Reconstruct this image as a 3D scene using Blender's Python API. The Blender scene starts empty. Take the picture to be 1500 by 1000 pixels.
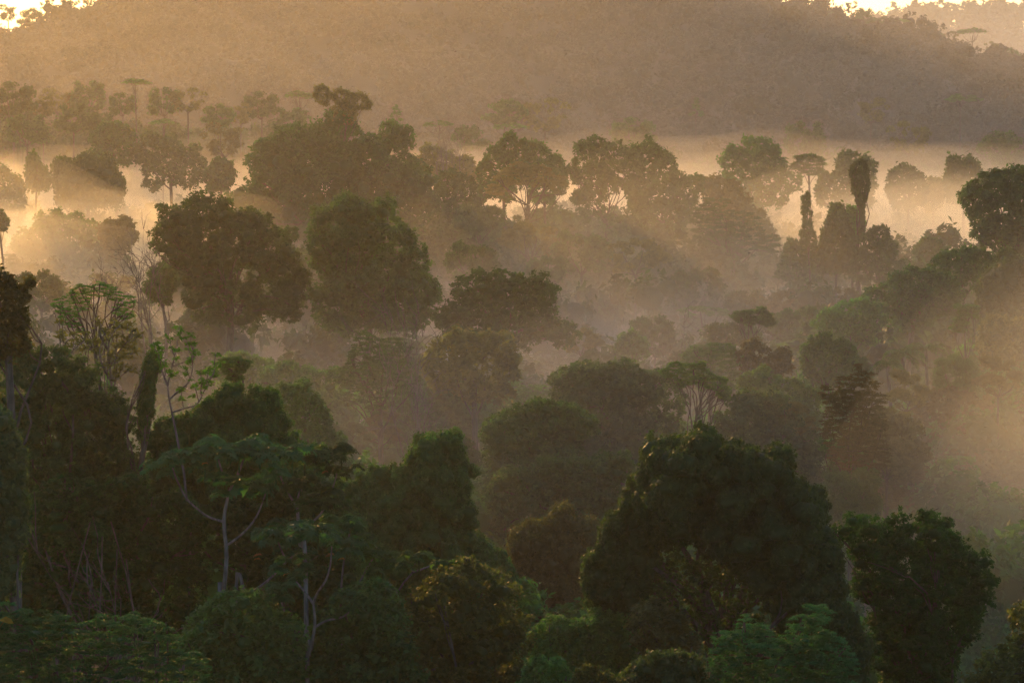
import bpy, math, random
import numpy as np
from mathutils import Vector
R = math.radians
scene = bpy.context.scene
COL = scene.collection

# ------------------------------------------------------------------ camera
F = 4253.0                      # focal length in photo pixels (20 degree lens)
CAMZ = 60.0
PITCH = math.atan(425.0 / F)    # horizon lies 425 px above the middle
cam_d = bpy.data.cameras.new("camera")
cam_d.sensor_width = 36.0
cam_d.lens = 36.0 * F / 1500.0
cam_d.clip_start = 0.5
cam_d.clip_end = 9000.0
cam = bpy.data.objects.new("camera", cam_d)
cam.location = (0, 0, CAMZ)
cam.rotation_euler = (math.pi / 2 - PITCH, 0, 0)
COL.objects.link(cam)
scene.camera = cam

# ------------------------------------------------------------------ light
SUN_ELEV, SUN_AZ = 9.0, -15.0   # azimuth: degrees right of the view direction (+Y)
w = bpy.data.worlds.new("World")
scene.world = w
w.use_nodes = True
nt = w.node_tree
nt.nodes.clear()
sky = nt.nodes.new("ShaderNodeTexSky")
sky.sky_type = 'NISHITA'
sky.sun_disc = False
sky.sun_elevation = R(SUN_ELEV)
sky.sun_rotation = R(SUN_AZ)
sky.altitude = 100
sky.dust_density = 1.3
sky.ozone_density = 3.0
bg = nt.nodes.new("ShaderNodeBackground")
bg.inputs["Strength"].default_value = 0.15
wo = nt.nodes.new("ShaderNodeOutputWorld")
nt.links.new(sky.outputs[0], bg.inputs[0])
nt.links.new(bg.outputs[0], wo.inputs["Surface"])

sun_d = bpy.data.lights.new("sun", 'SUN')
sun_d.energy = 2.1
sun_d.angle = R(0.5)
sun_d.color = (1.0, 0.49, 0.11)
sun = bpy.data.objects.new("sun", sun_d)
sv = Vector((math.sin(R(SUN_AZ)) * math.cos(R(SUN_ELEV)), math.cos(R(SUN_AZ)) * math.cos(R(SUN_ELEV)), math.sin(R(SUN_ELEV))))
sun.rotation_euler = sv.to_track_quat('Z', 'Y').to_euler()
COL.objects.link(sun)

scene.view_settings.view_transform = 'Standard'
scene.view_settings.look = 'None'
scene.view_settings.exposure = 0.62
scene.view_settings.gamma = 1.0
cy = scene.cycles
cy.max_bounces = 6
cy.diffuse_bounces = 2
cy.glossy_bounces = 1
cy.transmission_bounces = 2
cy.volume_bounces = 3
cy.transparent_max_bounces = 64
cy.use_adaptive_sampling = False
cy.use_denoising = True
cy.denoiser = 'OPENIMAGEDENOISE'
cy.sample_clamp_indirect = 1.5
cy.sample_clamp_direct = 1.7

HAZE_DENSITY, HAZE_G = 0.00007, 0.68

# ------------------------------------------------------------------ helpers
def px(x, y, d):
    """world point seen at photo pixel x, y at a distance of d metres"""
    u, v = (x - 750.0) / F, (500.0 - y) / F
    cp, sp = math.cos(PITCH), math.sin(PITCH)
    dy, dz = cp + v * sp, -sp + v * cp
    t = d / dy
    return np.array((u * t, d, CAMZ + dz * t))

def smooth(t):
    t = np.clip(t, 0, 1)
    return t * t * (3 - 2 * t)

CX = [-900, -600, -300, -270, -245, -220, -180, -80, 0, 100, 172, 232, 296, 380, 600, 1400]
CZ = [95, 70, 50, 52, 64, 76, 88, 110, 120, 92, 66, 52, 32, 12, 0, 0]
def zg(X, Y):
    X = np.asarray(X, float); Y = np.asarray(Y, float)
    crest = np.interp(X, CX, CZ)
    z = crest * smooth((Y - 1030) / 640) * (1 - 0.85 * smooth((Y - 1720) / 600))
    z = z + 80 * np.exp(-((Y - 2850) / 330) ** 2) * smooth((X - 120) / 300)
    z = z + 15 * np.exp(-((Y - 1030) / 75) ** 2) * smooth((-X - 10) / 140)
    z = z + 12 * np.exp(-(((Y - 370) / 90) ** 2 + ((X - 78) / 45) ** 2))
    z = z + 7 * np.exp(-(((Y - 690) / 100) ** 2 + ((X + 35) / 60) ** 2))
    z = z + 9 * np.exp(-(((Y - 165) / 70) ** 2 + ((X + 32) / 30) ** 2))
    z = z + 1.6 * np.sin(X * .021 + 1.3) * np.cos(Y * .017) + 0.8 * np.sin(X * .07 + Y * .05)
    return z

def mesh_from(name, V, Q, tone=None):
    me = bpy.data.meshes.new(name)
    V = np.ascontiguousarray(V, np.float32); Q = np.ascontiguousarray(Q, np.int32)
    n, m = len(V), len(Q)
    me.vertices.add(n); me.vertices.foreach_set("co", V.ravel())
    me.loops.add(m * 4); me.loops.foreach_set("vertex_index", Q.ravel())
    me.polygons.add(m)
    me.polygons.foreach_set("loop_start", np.arange(0, m * 4, 4, dtype=np.int32))
    if tone is not None:
        a = me.attributes.new("tone", 'FLOAT', 'FACE')
        a.data.foreach_set("value", np.ascontiguousarray(tone, np.float32))
    me.update(calc_edges=True)
    return me

class Geo:
    """collects quads for one mesh"""
    def __init__(self):
        self.V, self.Q, self.T, self.n = [], [], [], 0
    def add(self, V, Q, T):
        V = np.asarray(V, float); Q = np.asarray(Q, int)
        if len(V) == 0: return
        self.V.append(V); self.Q.append(Q + self.n); self.n += len(V)
        self.T.append(np.broadcast_to(np.asarray(T, float), (len(Q),)))
    def obj(self, name, mat, parent=None, origin=(0, 0, 0), smooth_faces=False):
        V = np.concatenate(self.V) - np.asarray(origin, float)
        me = mesh_from(name, V, np.concatenate(self.Q), np.concatenate(self.T))
        me.materials.append(mat)
        if smooth_faces:
            me.polygons.foreach_set("use_smooth", np.ones(len(me.polygons), bool))
        o = bpy.data.objects.new(name, me)
        COL.objects.link(o)
        if parent is not None: o.parent = parent
        return o

def tag(o, label, cat, group=None, kind=None):
    if label: o["label"] = label
    if cat: o["category"] = cat
    if group: o["group"] = group
    if kind: o["kind"] = kind
    return o

def empty(name, loc):
    o = bpy.data.objects.new(name, None)
    o.empty_display_size = 1.0
    o.location = loc
    COL.objects.link(o)
    return o

def nrm(a):
    return a / np.maximum(np.linalg.norm(a, axis=-1, keepdims=True), 1e-9)

def cube_sphere(k):
    vs, qs, n = [], [], 0
    t = np.tan(np.linspace(-math.pi / 4, math.pi / 4, k + 1))
    a, b = np.meshgrid(t, t, indexing='ij')
    one = np.ones_like(a)
    for M in ((a, b, one), (b, a, -one), (one, a, b), (-one, b, a), (b, one, a), (a, -one, b)):
        vs.append(np.stack([m.ravel() for m in M], 1))
        i, j = np.meshgrid(np.arange(k), np.arange(k), indexing='ij')
        q = (i * (k + 1) + j).ravel()
        qs.append(np.stack([q, q + k + 1, q + k + 2, q + 1], 1) + n)
        n += (k + 1) ** 2
    return nrm(np.concatenate(vs)), np.concatenate(qs)
CS_V, CS_Q = cube_sphere(4)

def tube(g, pts, rad, sides=6, tone=0.5):
    pts = np.asarray(pts, float); rad = np.asarray(rad, float)
    if len(pts) < 2: return
    tan = nrm(np.gradient(pts, axis=0))
    ref = np.where(np.abs(tan[:, 2:3]) > .9, np.array([[1., 0, 0]]), np.array([[0, 0, 1.]]))
    s = nrm(np.cross(tan, ref)); t = np.cross(tan, s)
    a = np.arange(sides) * 2 * math.pi / sides
    V = pts[:, None, :] + rad[:, None, None] * (np.cos(a)[None, :, None] * s[:, None, :] + np.sin(a)[None, :, None] * t[:, None, :])
    n = len(pts)
    i, j = np.meshgrid(np.arange(n - 1), np.arange(sides), indexing='ij')
    q = np.stack([i * sides + j, i * sides + (j + 1) % sides, (i + 1) * sides + (j + 1) % sides, (i + 1) * sides + j], -1).reshape(-1, 4)
    g.add(V.reshape(-1, 3), q, tone)

def curve_pts(a, b, rng, bend=.12, n=7, sag=0.0):
    a = np.asarray(a, float); b = np.asarray(b, float)
    L = np.linalg.norm(b - a)
    t = np.linspace(0, 1, n)[:, None]
    off = rng.normal(0, 1, 3) * bend * L; off2 = rng.normal(0, 1, 3) * bend * .4 * L
    return a + (b - a) * t + off * np.sin(math.pi * t) + off2 * np.sin(2 * math.pi * t) + np.array([0, 0, sag * L]) * np.sin(math.pi * t)

def leaf_quads(g, P, N, T, L, W, tone, droop=.15):
    N = nrm(N); T = nrm(T - N * np.sum(T * N, 1, keepdims=True)); S = np.cross(N, T)
    L = np.broadcast_to(L, (len(P),))[:, None]; W = np.broadcast_to(W, (len(P),))[:, None]
    V = np.stack([P - .5 * L * T, P + .5 * W * S + .05 * L * T, P + .5 * L * T - droop * L * N, P - .5 * W * S + .05 * L * T], 1).reshape(-1, 3)
    Q = np.arange(len(P) * 4).reshape(-1, 4)
    g.add(V, Q, tone)

def lobe_leaves(g, rng, lobes, L, cover=1.25, style='broad', cull=.82, core=True, gap=.35, per=12):
    """lobes: (n,6) centres and radii in metres; fills g with leaf clumps over them"""
    lobes = np.asarray(lobes, float)
    C, Rr = lobes[:, :3], lobes[:, 3:6]
    ph = rng.uniform(0, 6.28, (3, 3)); fr = rng.normal(0, 1, (3, 3))
    flat = style in ('flat', 'feather')
    W = {'broad': .5, 'vine': .62, 'flat': .34, 'feather': .26, 'big': .55}[style] * L
    if style == 'big': L = L * 1.5; W = W * 1.5; per = 8
    PP, NN, TT, TO = [], [], [], []
    for k in range(len(lobes)):
        c, r = C[k], Rr[k]
        rm = float((r[0] * r[1] * r[2]) ** (1 / 3))
        nl = cover * 4 * math.pi * rm * rm * .85 / (.5 * L * W)
        if style == 'flat': nl *= .8
        nc = max(3, int(nl / per))
        dvec = nrm(rng.normal(0, 1, (nc, 3)))
        low = dvec[:, 2] < (-.1 if flat else -.6 if style == 'vine' else -.15)
        dvec[low & (rng.random(nc) < .72), 2] *= -1
        rf = rng.uniform(.82, 1.06, nc)
        spr = rng.random(nc) < (.22 if style in ('big', 'broad') else .12)
        rf = np.where(spr, rng.uniform(1.05, 1.45 if style != 'vine' else 1.14, nc), rf)
        pc = c + dvec * r * rf[:, None]
        # gaps: thin the clumps where a slow noise is high
        nz = np.sin((pc / (rm * 1.1)) @ fr.T + ph[0]).sum(1) / 3
        keep = nz < 1 - gap * 2 * rng.random(nc)
        d2 = (((pc[:, None, :] - C[None]) / Rr[None]) ** 2).sum(2)
        d2[:, k] = 9
        keep &= d2.min(1) > cull * cull
        pc, dv = pc[keep], dvec[keep]
        sp = spr[keep]
        if len(pc) == 0: continue
        rc = (.24 if style in ('broad', 'big') else .14 if style == 'vine' else .24) * rm
        rc = max(rc, .8 * L)
        m = len(pc) * per
        off = rng.normal(0, .5, (len(pc), per, 3)) * rc
        if flat: off[..., 2] *= .25
        if style == 'vine': off[..., 2] *= 1.6
        off *= np.where(sp, .55, 1)[:, None, None]
        p = (pc[:, None] + off).reshape(-1, 3)
        out = np.repeat(dv, per, 0)
        rn = rng.normal(0, 1, (m, 3))
        up = np.array([0, 0, 1.])
        if flat:
            N = up + .35 * rn; T = rng.normal(0, 1, (m, 3)) + .8 * out
        elif style == 'vine':
            N = out + .45 * rn + .25 * up; T = -up * .9 + .6 * rng.normal(0, 1, (m, 3))
        else:
            N = .6 * out + .7 * up + .5 * rn; T = rng.normal(0, 1, (m, 3)) + .5 * out - .4 * up
        PP.append(p); NN.append(N); TT.append(T)
        ct = rng.normal(.5, .2, len(pc))
        TO.append(np.clip(np.repeat(ct, per) + rng.normal(0, .14, m), 0, 1))
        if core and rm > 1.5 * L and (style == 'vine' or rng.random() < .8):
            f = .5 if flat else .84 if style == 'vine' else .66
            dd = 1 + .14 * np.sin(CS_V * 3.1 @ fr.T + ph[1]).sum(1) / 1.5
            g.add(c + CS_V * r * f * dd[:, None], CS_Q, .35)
    if PP:
        P_ = np.concatenate(PP); m = len(P_)
        s = rng.uniform(.7, 1.3, m)
        leaf_quads(g, P_, np.concatenate(NN), np.concatenate(TT), L * s, W * s, np.concatenate(TO))

def strands(g, rng, starts, lens, L, wander=.25):
    """hanging creepers: strings of small leaves"""
    for p0, ln in zip(starts, lens):
        n = max(6, int(ln / L * 5))
        t = np.sort(rng.random(n))
        wob = rng.normal(0, 1, 3) * wander
        p = p0 + np.stack([wob[0] * np.sin(t * 3) + rng.normal(0, .35 * L, n), wob[1] * np.sin(t * 2) + rng.normal(0, .35 * L, n), -ln * t], 1)
        N = rng.normal(0, 1, (n, 3)) + np.array([0, 0, .3]); T = rng.normal(0, .6, (n, 3)) - np.array([0, 0, 1.])
        s = rng.uniform(.7, 1.2, n) * (1.1 - .6 * t)
        leaf_quads(g, p, N, T, L * s, L * .6 * s, np.clip(rng.normal(.5, .25, n), 0, 1))

# ------------------------------------------------------------------ materials
def foliage(name, ca, cb, trans=.52, rough=.55, patch=.35):
    m = bpy.data.materials.new(name); m.use_nodes = True
    t = m.node_tree; t.nodes.clear()
    out = t.nodes.new("ShaderNodeOutputMaterial")
    at = t.nodes.new("ShaderNodeAttribute"); at.attribute_name = "tone"
    tc = t.nodes.new("ShaderNodeTexCoord")
    nz = t.nodes.new("ShaderNodeTexNoise"); nz.inputs["Scale"].default_value = patch; nz.inputs["Detail"].default_value = 3
    t.links.new(tc.outputs["Object"], nz.inputs["Vector"])
    ad = t.nodes.new("ShaderNodeMath"); ad.operation = 'MULTIPLY_ADD'
    ad.inputs[1].default_value = 1.1; ad.inputs[2].default_value = -.55
    t.links.new(nz.outputs["Fac"], ad.inputs[0])
    a2 = t.nodes.new("ShaderNodeMath"); a2.operation = 'ADD'; a2.use_clamp = True
    t.links.new(ad.outputs[0], a2.inputs[0]); t.links.new(at.outputs["Fac"], a2.inputs[1])
    mx = t.nodes.new("ShaderNodeMix"); mx.data_type = 'RGBA'
    mx.inputs["A"].default_value = (*ca, 1); mx.inputs["B"].default_value = (*cb, 1)
    t.links.new(a2.outputs[0], mx.inputs["Factor"])
    oi = t.nodes.new("ShaderNodeObjectInfo")
    hv = t.nodes.new("ShaderNodeHueSaturation")
    for sock, lo, hi in (("Hue", .480, .502), ("Value", .80, 1.25), ("Saturation", .78, 1.02)):
        mr = t.nodes.new("ShaderNodeMapRange"); mr.inputs["To Min"].default_value = lo; mr.inputs["To Max"].default_value = hi
        if sock == "Value":
            fr_ = t.nodes.new("ShaderNodeMath"); fr_.operation = 'MULTIPLY'; fr_.inputs[1].default_value = 7.31
            f2 = t.nodes.new("ShaderNodeMath"); f2.operation = 'FRACT'
            t.links.new(oi.outputs["Random"], fr_.inputs[0]); t.links.new(fr_.outputs[0], f2.inputs[0]); t.links.new(f2.outputs[0], mr.inputs["Value"])
        else:
            t.links.new(oi.outputs["Random"], mr.inputs["Value"])
        t.links.new(mr.outputs["Result"], hv.inputs[sock])
    t.links.new(mx.outputs["Result"], hv.inputs["Color"])
    p = t.nodes.new("ShaderNodeBsdfPrincipled"); p.inputs["Roughness"].default_value = rough
    p.inputs["Specular IOR Level"].default_value = .12
    t.links.new(hv.outputs["Color"], p.inputs["Base Color"])
    tr = t.nodes.new("ShaderNodeBsdfTranslucent")
    gm = t.nodes.new("ShaderNodeMix"); gm.data_type = 'RGBA'; gm.blend_type = 'MULTIPLY'; gm.inputs["Factor"].default_value = 1
    gm.inputs["B"].default_value = (1.6, 1.8, .65, 1)
    t.links.new(hv.outputs["Color"], gm.inputs["A"]); t.links.new(gm.outputs["Result"], tr.inputs["Color"])
    ms = t.nodes.new("ShaderNodeMixShader"); ms.inputs[0].default_value = trans
    t.links.new(p.outputs[0], ms.inputs[1]); t.links.new(tr.outputs[0], ms.inputs[2])
    t.links.new(ms.outputs[0], out.inputs["Surface"])
    return m

def bark(name, ca, cb):
    m = bpy.data.materials.new(name); m.use_nodes = True
    t = m.node_tree; p = t.nodes["Principled BSDF"]
    tc = t.nodes.new("ShaderNodeTexCoord"); mp = t.nodes.new("ShaderNodeMapping"); mp.inputs["Scale"].default_value = (3, 3, .8)
    nz = t.nodes.new("ShaderNodeTexNoise"); nz.inputs["Scale"].default_value = 1.4; nz.inputs["Detail"].default_value = 6
    cr = t.nodes.new("ShaderNodeValToRGB"); cr.color_ramp.elements[0].position = .35; cr.color_ramp.elements[1].position = .65
    cr.color_ramp.elements[0].color = (*ca, 1); cr.color_ramp.elements[1].color = (*cb, 1)
    t.links.new(tc.outputs["Object"], mp.inputs[0]); t.links.new(mp.outputs[0], nz.inputs["Vector"])
    t.links.new(nz.outputs["Fac"], cr.inputs[0]); t.links.new(cr.outputs[0], p.inputs["Base Color"])
    p.inputs["Roughness"].default_value = .9
    return m

M = {
    'dark': foliage("foliage_dark_green", (0.021, 0.069, 0.018), (0.057, 0.156, 0.039)),
    'mid': foliage("foliage_mid_green", (0.028, 0.101, 0.022), (0.072, 0.221, 0.049)),
    'olive': foliage("foliage_olive", (0.053, 0.070, 0.019), (0.139, 0.147, 0.046)),
    'rust': foliage("foliage_brown_green", (.044, .052, .016), (.095, .088, .034)),
    'lime': foliage("foliage_bright_green", (0.036, 0.114, 0.019), (0.103, 0.244, 0.046)),
    'spray': foliage("foliage_yellow_green", (.055, .085, .018), (.130, .155, .035), trans=.55),
    'blue': foliage("foliage_cool_green", (0.022, 0.097, 0.039), (0.053, 0.193, 0.081)),
    'vine': foliage("foliage_creeper", (0.029, 0.067, 0.018), (0.075, 0.135, 0.035), trans=.45),
    'far': foliage("foliage_far_forest", (.030, .048, .018), (.060, .075, .030), trans=.2, patch=.05),
    'yellow': foliage("foliage_yellow_leaf", (.17, .115, .02), (.30, .20, .03), trans=.4),
    'red': foliage("foliage_red_leaf", (.22, .05, .02), (.34, .10, .03), trans=.4),
    'bark': bark("bark_brown", (.05, .040, .030), (.13, .105, .08)),
    'pale': bark("bark_pale_grey", (.075, .070, .060), (.21, .195, .165)),
    'grey': bark("bark_grey", (.07, .063, .055), (.18, .165, .14)),
}
gm_ = bpy.data.materials.new("forest_soil"); gm_.use_nodes = True
_t = gm_.node_tree; _p = _t.nodes["Principled BSDF"]
_n = _t.nodes.new("ShaderNodeTexNoise"); _n.inputs["Scale"].default_value = .08; _n.inputs["Detail"].default_value = 8
_g = _t.nodes.new("ShaderNodeNewGeometry")
_c = _t.nodes.new("ShaderNodeValToRGB")
_c.color_ramp.elements[0].color = (.020, .028, .010, 1); _c.color_ramp.elements[1].color = (.060, .060, .028, 1)
_t.links.new(_g.outputs["Position"], _n.inputs["Vector"]); _t.links.new(_n.outputs["Fac"], _c.inputs[0]); _t.links.new(_c.outputs[0], _p.inputs["Base Color"])
_p.inputs["Roughness"].default_value = 1.0

def volume_mat(name, density, col, g):
    m = bpy.data.materials.new(name); m.use_nodes = True
    t = m.node_tree; t.nodes.clear()
    out = t.nodes.new("ShaderNodeOutputMaterial"); v = t.nodes.new("ShaderNodeVolumePrincipled")
    v.inputs["Density"].default_value = density; v.inputs["Color"].default_value = (*col, 1); v.inputs["Anisotropy"].default_value = g
    t.links.new(v.outputs[0], out.inputs["Volume"])
    return m

# ------------------------------------------------------------------ setting
def build_terrain():
    xs = np.unique(np.concatenate([np.arange(-1400, -400, 50), np.arange(-400, 401, 12), np.arange(450, 1401, 50)])).astype(float)
    ys = np.unique(np.concatenate([np.arange(-180, 100, 40), np.arange(100, 1200, 14), np.arange(1200, 3401, 30), [3400]])).astype(float)
    A, B = np.meshgrid(xs, ys, indexing='ij')
    V = np.stack([A.ravel(), B.ravel(), zg(A, B).ravel()], 1)
    i, j = np.meshgrid(np.arange(len(xs) - 1), np.arange(len(ys) - 1), indexing='ij')
    n = len(ys); q = (i * n + j).ravel()
    g = Geo(); g.add(V, np.stack([q, q + n, q + n + 1, q + 1], 1), .5)
    o = g.obj("terrain", gm_, smooth_faces=True)
    tag(o, "rolling rainforest valley floor and hillsides", None, kind='structure')
build_terrain()

def crown_variant(rng, L, n_lobes=7, style='broad', cover=1.0, squash=.75, gap=.3):
    """one crown of unit radius about 1, centred at the origin"""
    g = Geo()
    lobes = [(0, 0, 0, .62, .62, .62 * squash)]
    for k in range(n_lobes):
        a = rng.uniform(0, 6.28); rr = rng.uniform(.35, .68)
        r = rng.uniform(.28, .46)
        lobes.append((rr * math.cos(a), rr * math.sin(a), rng.uniform(-.25, .55) * squash * 1.2, r, r, r * squash))
    lobe_leaves(g, rng, lobes, L, cover, style, gap=gap)
    return np.concatenate(g.V), np.concatenate(g.Q), np.concatenate(g.T)

def forest_mass(name, label, mat, pts, radii, heights, variants, rng, up=.0):
    """a mass of crowns nobody could count, in one object"""
    g = Geo()
    for (x, y), r, h in zip(pts, radii, heights):
        V, Q, T = variants[rng.integers(len(variants))]
        a = rng.uniform(0, 6.28); c, s = math.cos(a), math.sin(a)
        z = float(zg(x, y)) + h - r * .6
        W = np.stack([V[:, 0] * c - V[:, 1] * s, V[:, 0] * s + V[:, 1] * c, V[:, 2] * rng.uniform(.8, 1.3)], 1) * r + (x, y, z)
        g.add(W, Q, np.clip(T + rng.normal(0, .18), 0, 1))
        # trunk from the crown down to the ground
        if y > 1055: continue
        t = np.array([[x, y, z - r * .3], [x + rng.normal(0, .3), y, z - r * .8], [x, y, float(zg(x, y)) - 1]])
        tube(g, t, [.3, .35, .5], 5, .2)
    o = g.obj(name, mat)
    tag(o, label, None, kind='stuff')
    return o

def build_masses():
    rng = np.random.default_rng(5)
    far = [crown_variant(rng, .20, 7, cover=.8, squash=.85) for _ in range(6)]
    pts = []
    for Y in np.arange(1060, 1790, 13.5):
        half = Y * .185 + 40
        for X in np.arange(-half, half, 13.5):
            pts.append((X + rng.uniform(-6, 6), Y + rng.uniform(-6, 6)))
    n = len(pts)
    forest_mass("hill_forest", "unbroken rainforest covering the hazy hillside", M['far'], pts, np.clip(rng.lognormal(1.9, .32, n), 4, 14), np.clip(rng.normal(14, 4.5, n), 7, 28), far, rng)
    vf = [crown_variant(rng, .42, 4, cover=.8) for _ in range(4)]
    pts = []
    for Y in np.arange(2550, 3050, 26):
        for X in np.arange(170, 720, 22):
            pts.append((X + rng.uniform(-9, 9), Y + rng.uniform(-9, 9)))
    n = len(pts)
    forest_mass("ridge_forest", "pale forest on the farthest ridge", M['far'], pts, rng.uniform(8, 14, n), rng.uniform(15, 28, n), vf, rng)
    # low canopy and undergrowth of the valley floor
    near = [crown_variant(rng, .14, 7, cover=.9, squash=.8) for _ in range(4)]
    midv = [crown_variant(rng, .22, 6, cover=.9, squash=.8) for _ in range(5)]
    for nm, lab, y0, y1, step, vs, hr, rr in (
        ("undergrowth", "tangle of low bushes on the valley floor", 205, 320, 8.0, near, (11, 23), (3.8, 7)),
        ("valley_forest", "low misty forest filling the valley", 322, 1060, 13.5, midv, (6, 14), (5, 8.5)),
    ):
        pts = []
        for Y in np.arange(y0, y1, step):
            half = Y * .18 + 18
            for X in np.arange(-half, half, step):
                pts.append((X + rng.uniform(-.45, .45) * step, Y + rng.uniform(-.45, .45) * step))
        n = len(pts)
        yy = np.array([p[1] for p in pts])
        hs = rng.uniform(*hr, n) + np.where(yy > 975, rng.uniform(6, 11, n), 0) + np.where((yy > 470) & (yy < 640), rng.uniform(0, 7, n), 0)
        forest_mass(nm, lab, M['mid'] if nm == "undergrowth" else M['dark'], pts, rng.uniform(*rr, n), hs, vs, rng)
build_masses()

# ------------------------------------------------------------------ trees traced from the photograph
def edge_dist(P, poly):
    A = poly; B = np.roll(poly, -1, 0)
    AB = B - A
    t = np.clip(((P[:, None] - A) * AB).sum(2) / np.maximum((AB ** 2).sum(1), 1e-9), 0, 1)
    return np.linalg.norm(P[:, None] - (A + t[..., None] * AB), axis=2).min(1)

def inside(P, poly):
    x, y = P[:, 0:1], P[:, 1:2]
    x0, y0 = poly[:, 0], poly[:, 1]; x1, y1 = np.roll(x0, -1), np.roll(y0, -1)
    c = ((y0 > y) != (y1 > y)) & (x < (x1 - x0) * (y - y0) / np.where(y1 == y0, 1e-9, y1 - y0) + x0)
    return c.sum(1) % 2 == 1

def fill_lobes(rng, poly, rmin, rmax, holes=(), gapf=.86):
    lo, hi = poly.min(0), poly.max(0)
    P = rng.uniform(lo, hi, (5000, 2))
    P = P[inside(P, poly)]
    e = edge_dist(P, poly)
    for hx, hy, hr in holes:
        e = np.minimum(e, np.hypot(P[:, 0] - hx, P[:, 1] - hy) - hr)
    ok = e > .55 * rmin; P, e = P[ok], e[ok]
    r = np.clip(e, rmin, rmax) * rng.uniform(.8, 1, len(P))
    order = np.argsort(-r + rng.normal(0, .35, len(P)) * rmax)
    got = np.zeros((0, 3)); ge = []
    for i in order:
        if len(got):
            dd = np.hypot(got[:, 0] - P[i, 0], got[:, 1] - P[i, 1])
            if (dd < gapf * np.maximum(got[:, 2], r[i])).any(): continue
        got = np.vstack([got, (P[i, 0], P[i, 1], r[i])]); ge.append(e[i])
        if len(got) > 230: break
    return got, np.array(ge)

def rough_outline(rng, poly, d, vine):
    # crowns reach further down than the part that stands clear of the mist and the next tree
    if d <= 320 or vine is False:
        cy_ = poly[:, 1].mean()
        poly = poly.copy()
        k = 1.3 if d <= 320 else 1.25 if d >= 600 else 1.0
        poly[:, 1] = np.where(poly[:, 1] > cy_, cy_ + (poly[:, 1] - cy_) * k, poly[:, 1])
    out = []
    n = len(poly)
    size = np.sqrt(np.ptp(poly[:, 0]) * np.ptp(poly[:, 1]))
    amp = .018 * size if vine else .055 * size
    for i in range(n):
        a, b = poly[i], poly[(i + 1) % n]
        m = max(1, int(np.linalg.norm(b - a) / (.11 * size) + .5))
        nv = np.array([b[1] - a[1], a[0] - b[0]]); nv = nv / max(1e-6, np.linalg.norm(nv))
        for j in range(m):
            p = a + (b - a) * j / m
            out.append(p + nv * rng.normal(0, amp) * (1 if j else .5))
    return np.array(out)

def crown_lobes(rng, outline, d, lobe=.15, rmin_f=.42, holes=(), thick=.42, squash=1.0, back=.55, vine=False):
    poly = rough_outline(rng, np.array(outline, float), d, vine)
    A = .5 * abs(np.dot(poly[:, 0], np.roll(poly[:, 1], 1)) - np.dot(poly[:, 1], np.roll(poly[:, 0], 1)))
    rmax = (.95 if vine else .72) * lobe * math.sqrt(A); rmin = rmin_f * rmax
    got, e = fill_lobes(rng, poly, rmin, rmax, holes, .6 if vine else .86)
    s = d / F
    ext = poly.max(0) - poly.min(0)
    T = thick * min(ext) * s
    em = max(e.max(), 1e-6)
    out = []
    for (x, y, r), ee in zip(got, e):
        h = T * math.sqrt(max(0., 1 - (1 - min(1, ee / em)) ** 2))
        rr = r * s
        c = px(x, y, d)
        k = d - h * rng.uniform(.3, 1.1) + rng.normal(0, .5) * rr
        f = px(x, y, k); 
        sx = rng.uniform(.85, 1.25)
        out.append((f[0], f[1], f[2], rr * sx, rr * 1.1, rr * squash * rng.uniform(.7, .95)))
        if rng.random() < back and h > .3 * rr:
            k = d + h * rng.uniform(.4, 1)
            f = px(x, y, k)
            out.append((f[0], f[1], f[2], rr * 1.05, rr * 1.1, rr * squash * .85))
    return np.array(out)

SEED = [100]
def add_trunk(root, base, lobes, rng, mat, rad=.5, limbs=10, show=1.0, fork=.45, origin=None):
    lobes = np.asarray(lobes)
    top = lobes[:, :3].mean(0); zmax = (lobes[:, 2]).max(); zmin = (lobes[:, 2] - lobes[:, 5]).min()
    g = Geo()
    fz = zmin + (top[2] - zmin) * fork
    tp = np.array([top[0] * .7 + base[0] * .3, top[1], fz])
    b = np.array(base, float) - (0, 0, 1.0)
    main = curve_pts(b, tp, rng, .02, 9)
    tube(g, main, np.linspace(rad * 1.25, rad * .75, 9), 9)
    idx = np.argsort(rng.random(len(lobes)))[:limbs]
    for i in idx:
        c = lobes[i, :3]
        st = main[rng.integers(7, 9)]
        q = curve_pts(st, c, rng, .08, 8, sag=.08)
        r0 = rad * rng.uniform(.22, .4)
        tube(g, q, np.linspace(r0, .06 * rad + .02, 8), 6)
        for _ in range(2):
            k = rng.integers(4, 7)
            tgt = c + rng.normal(0, 1, 3) * lobes[i, 3:6] * .8
            tube(g, curve_pts(q[k], tgt, rng, .08, 5), np.linspace(r0 * .4, .02, 5), 5)
    return g.obj("trunk", mat, root, origin=root.location)

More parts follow.
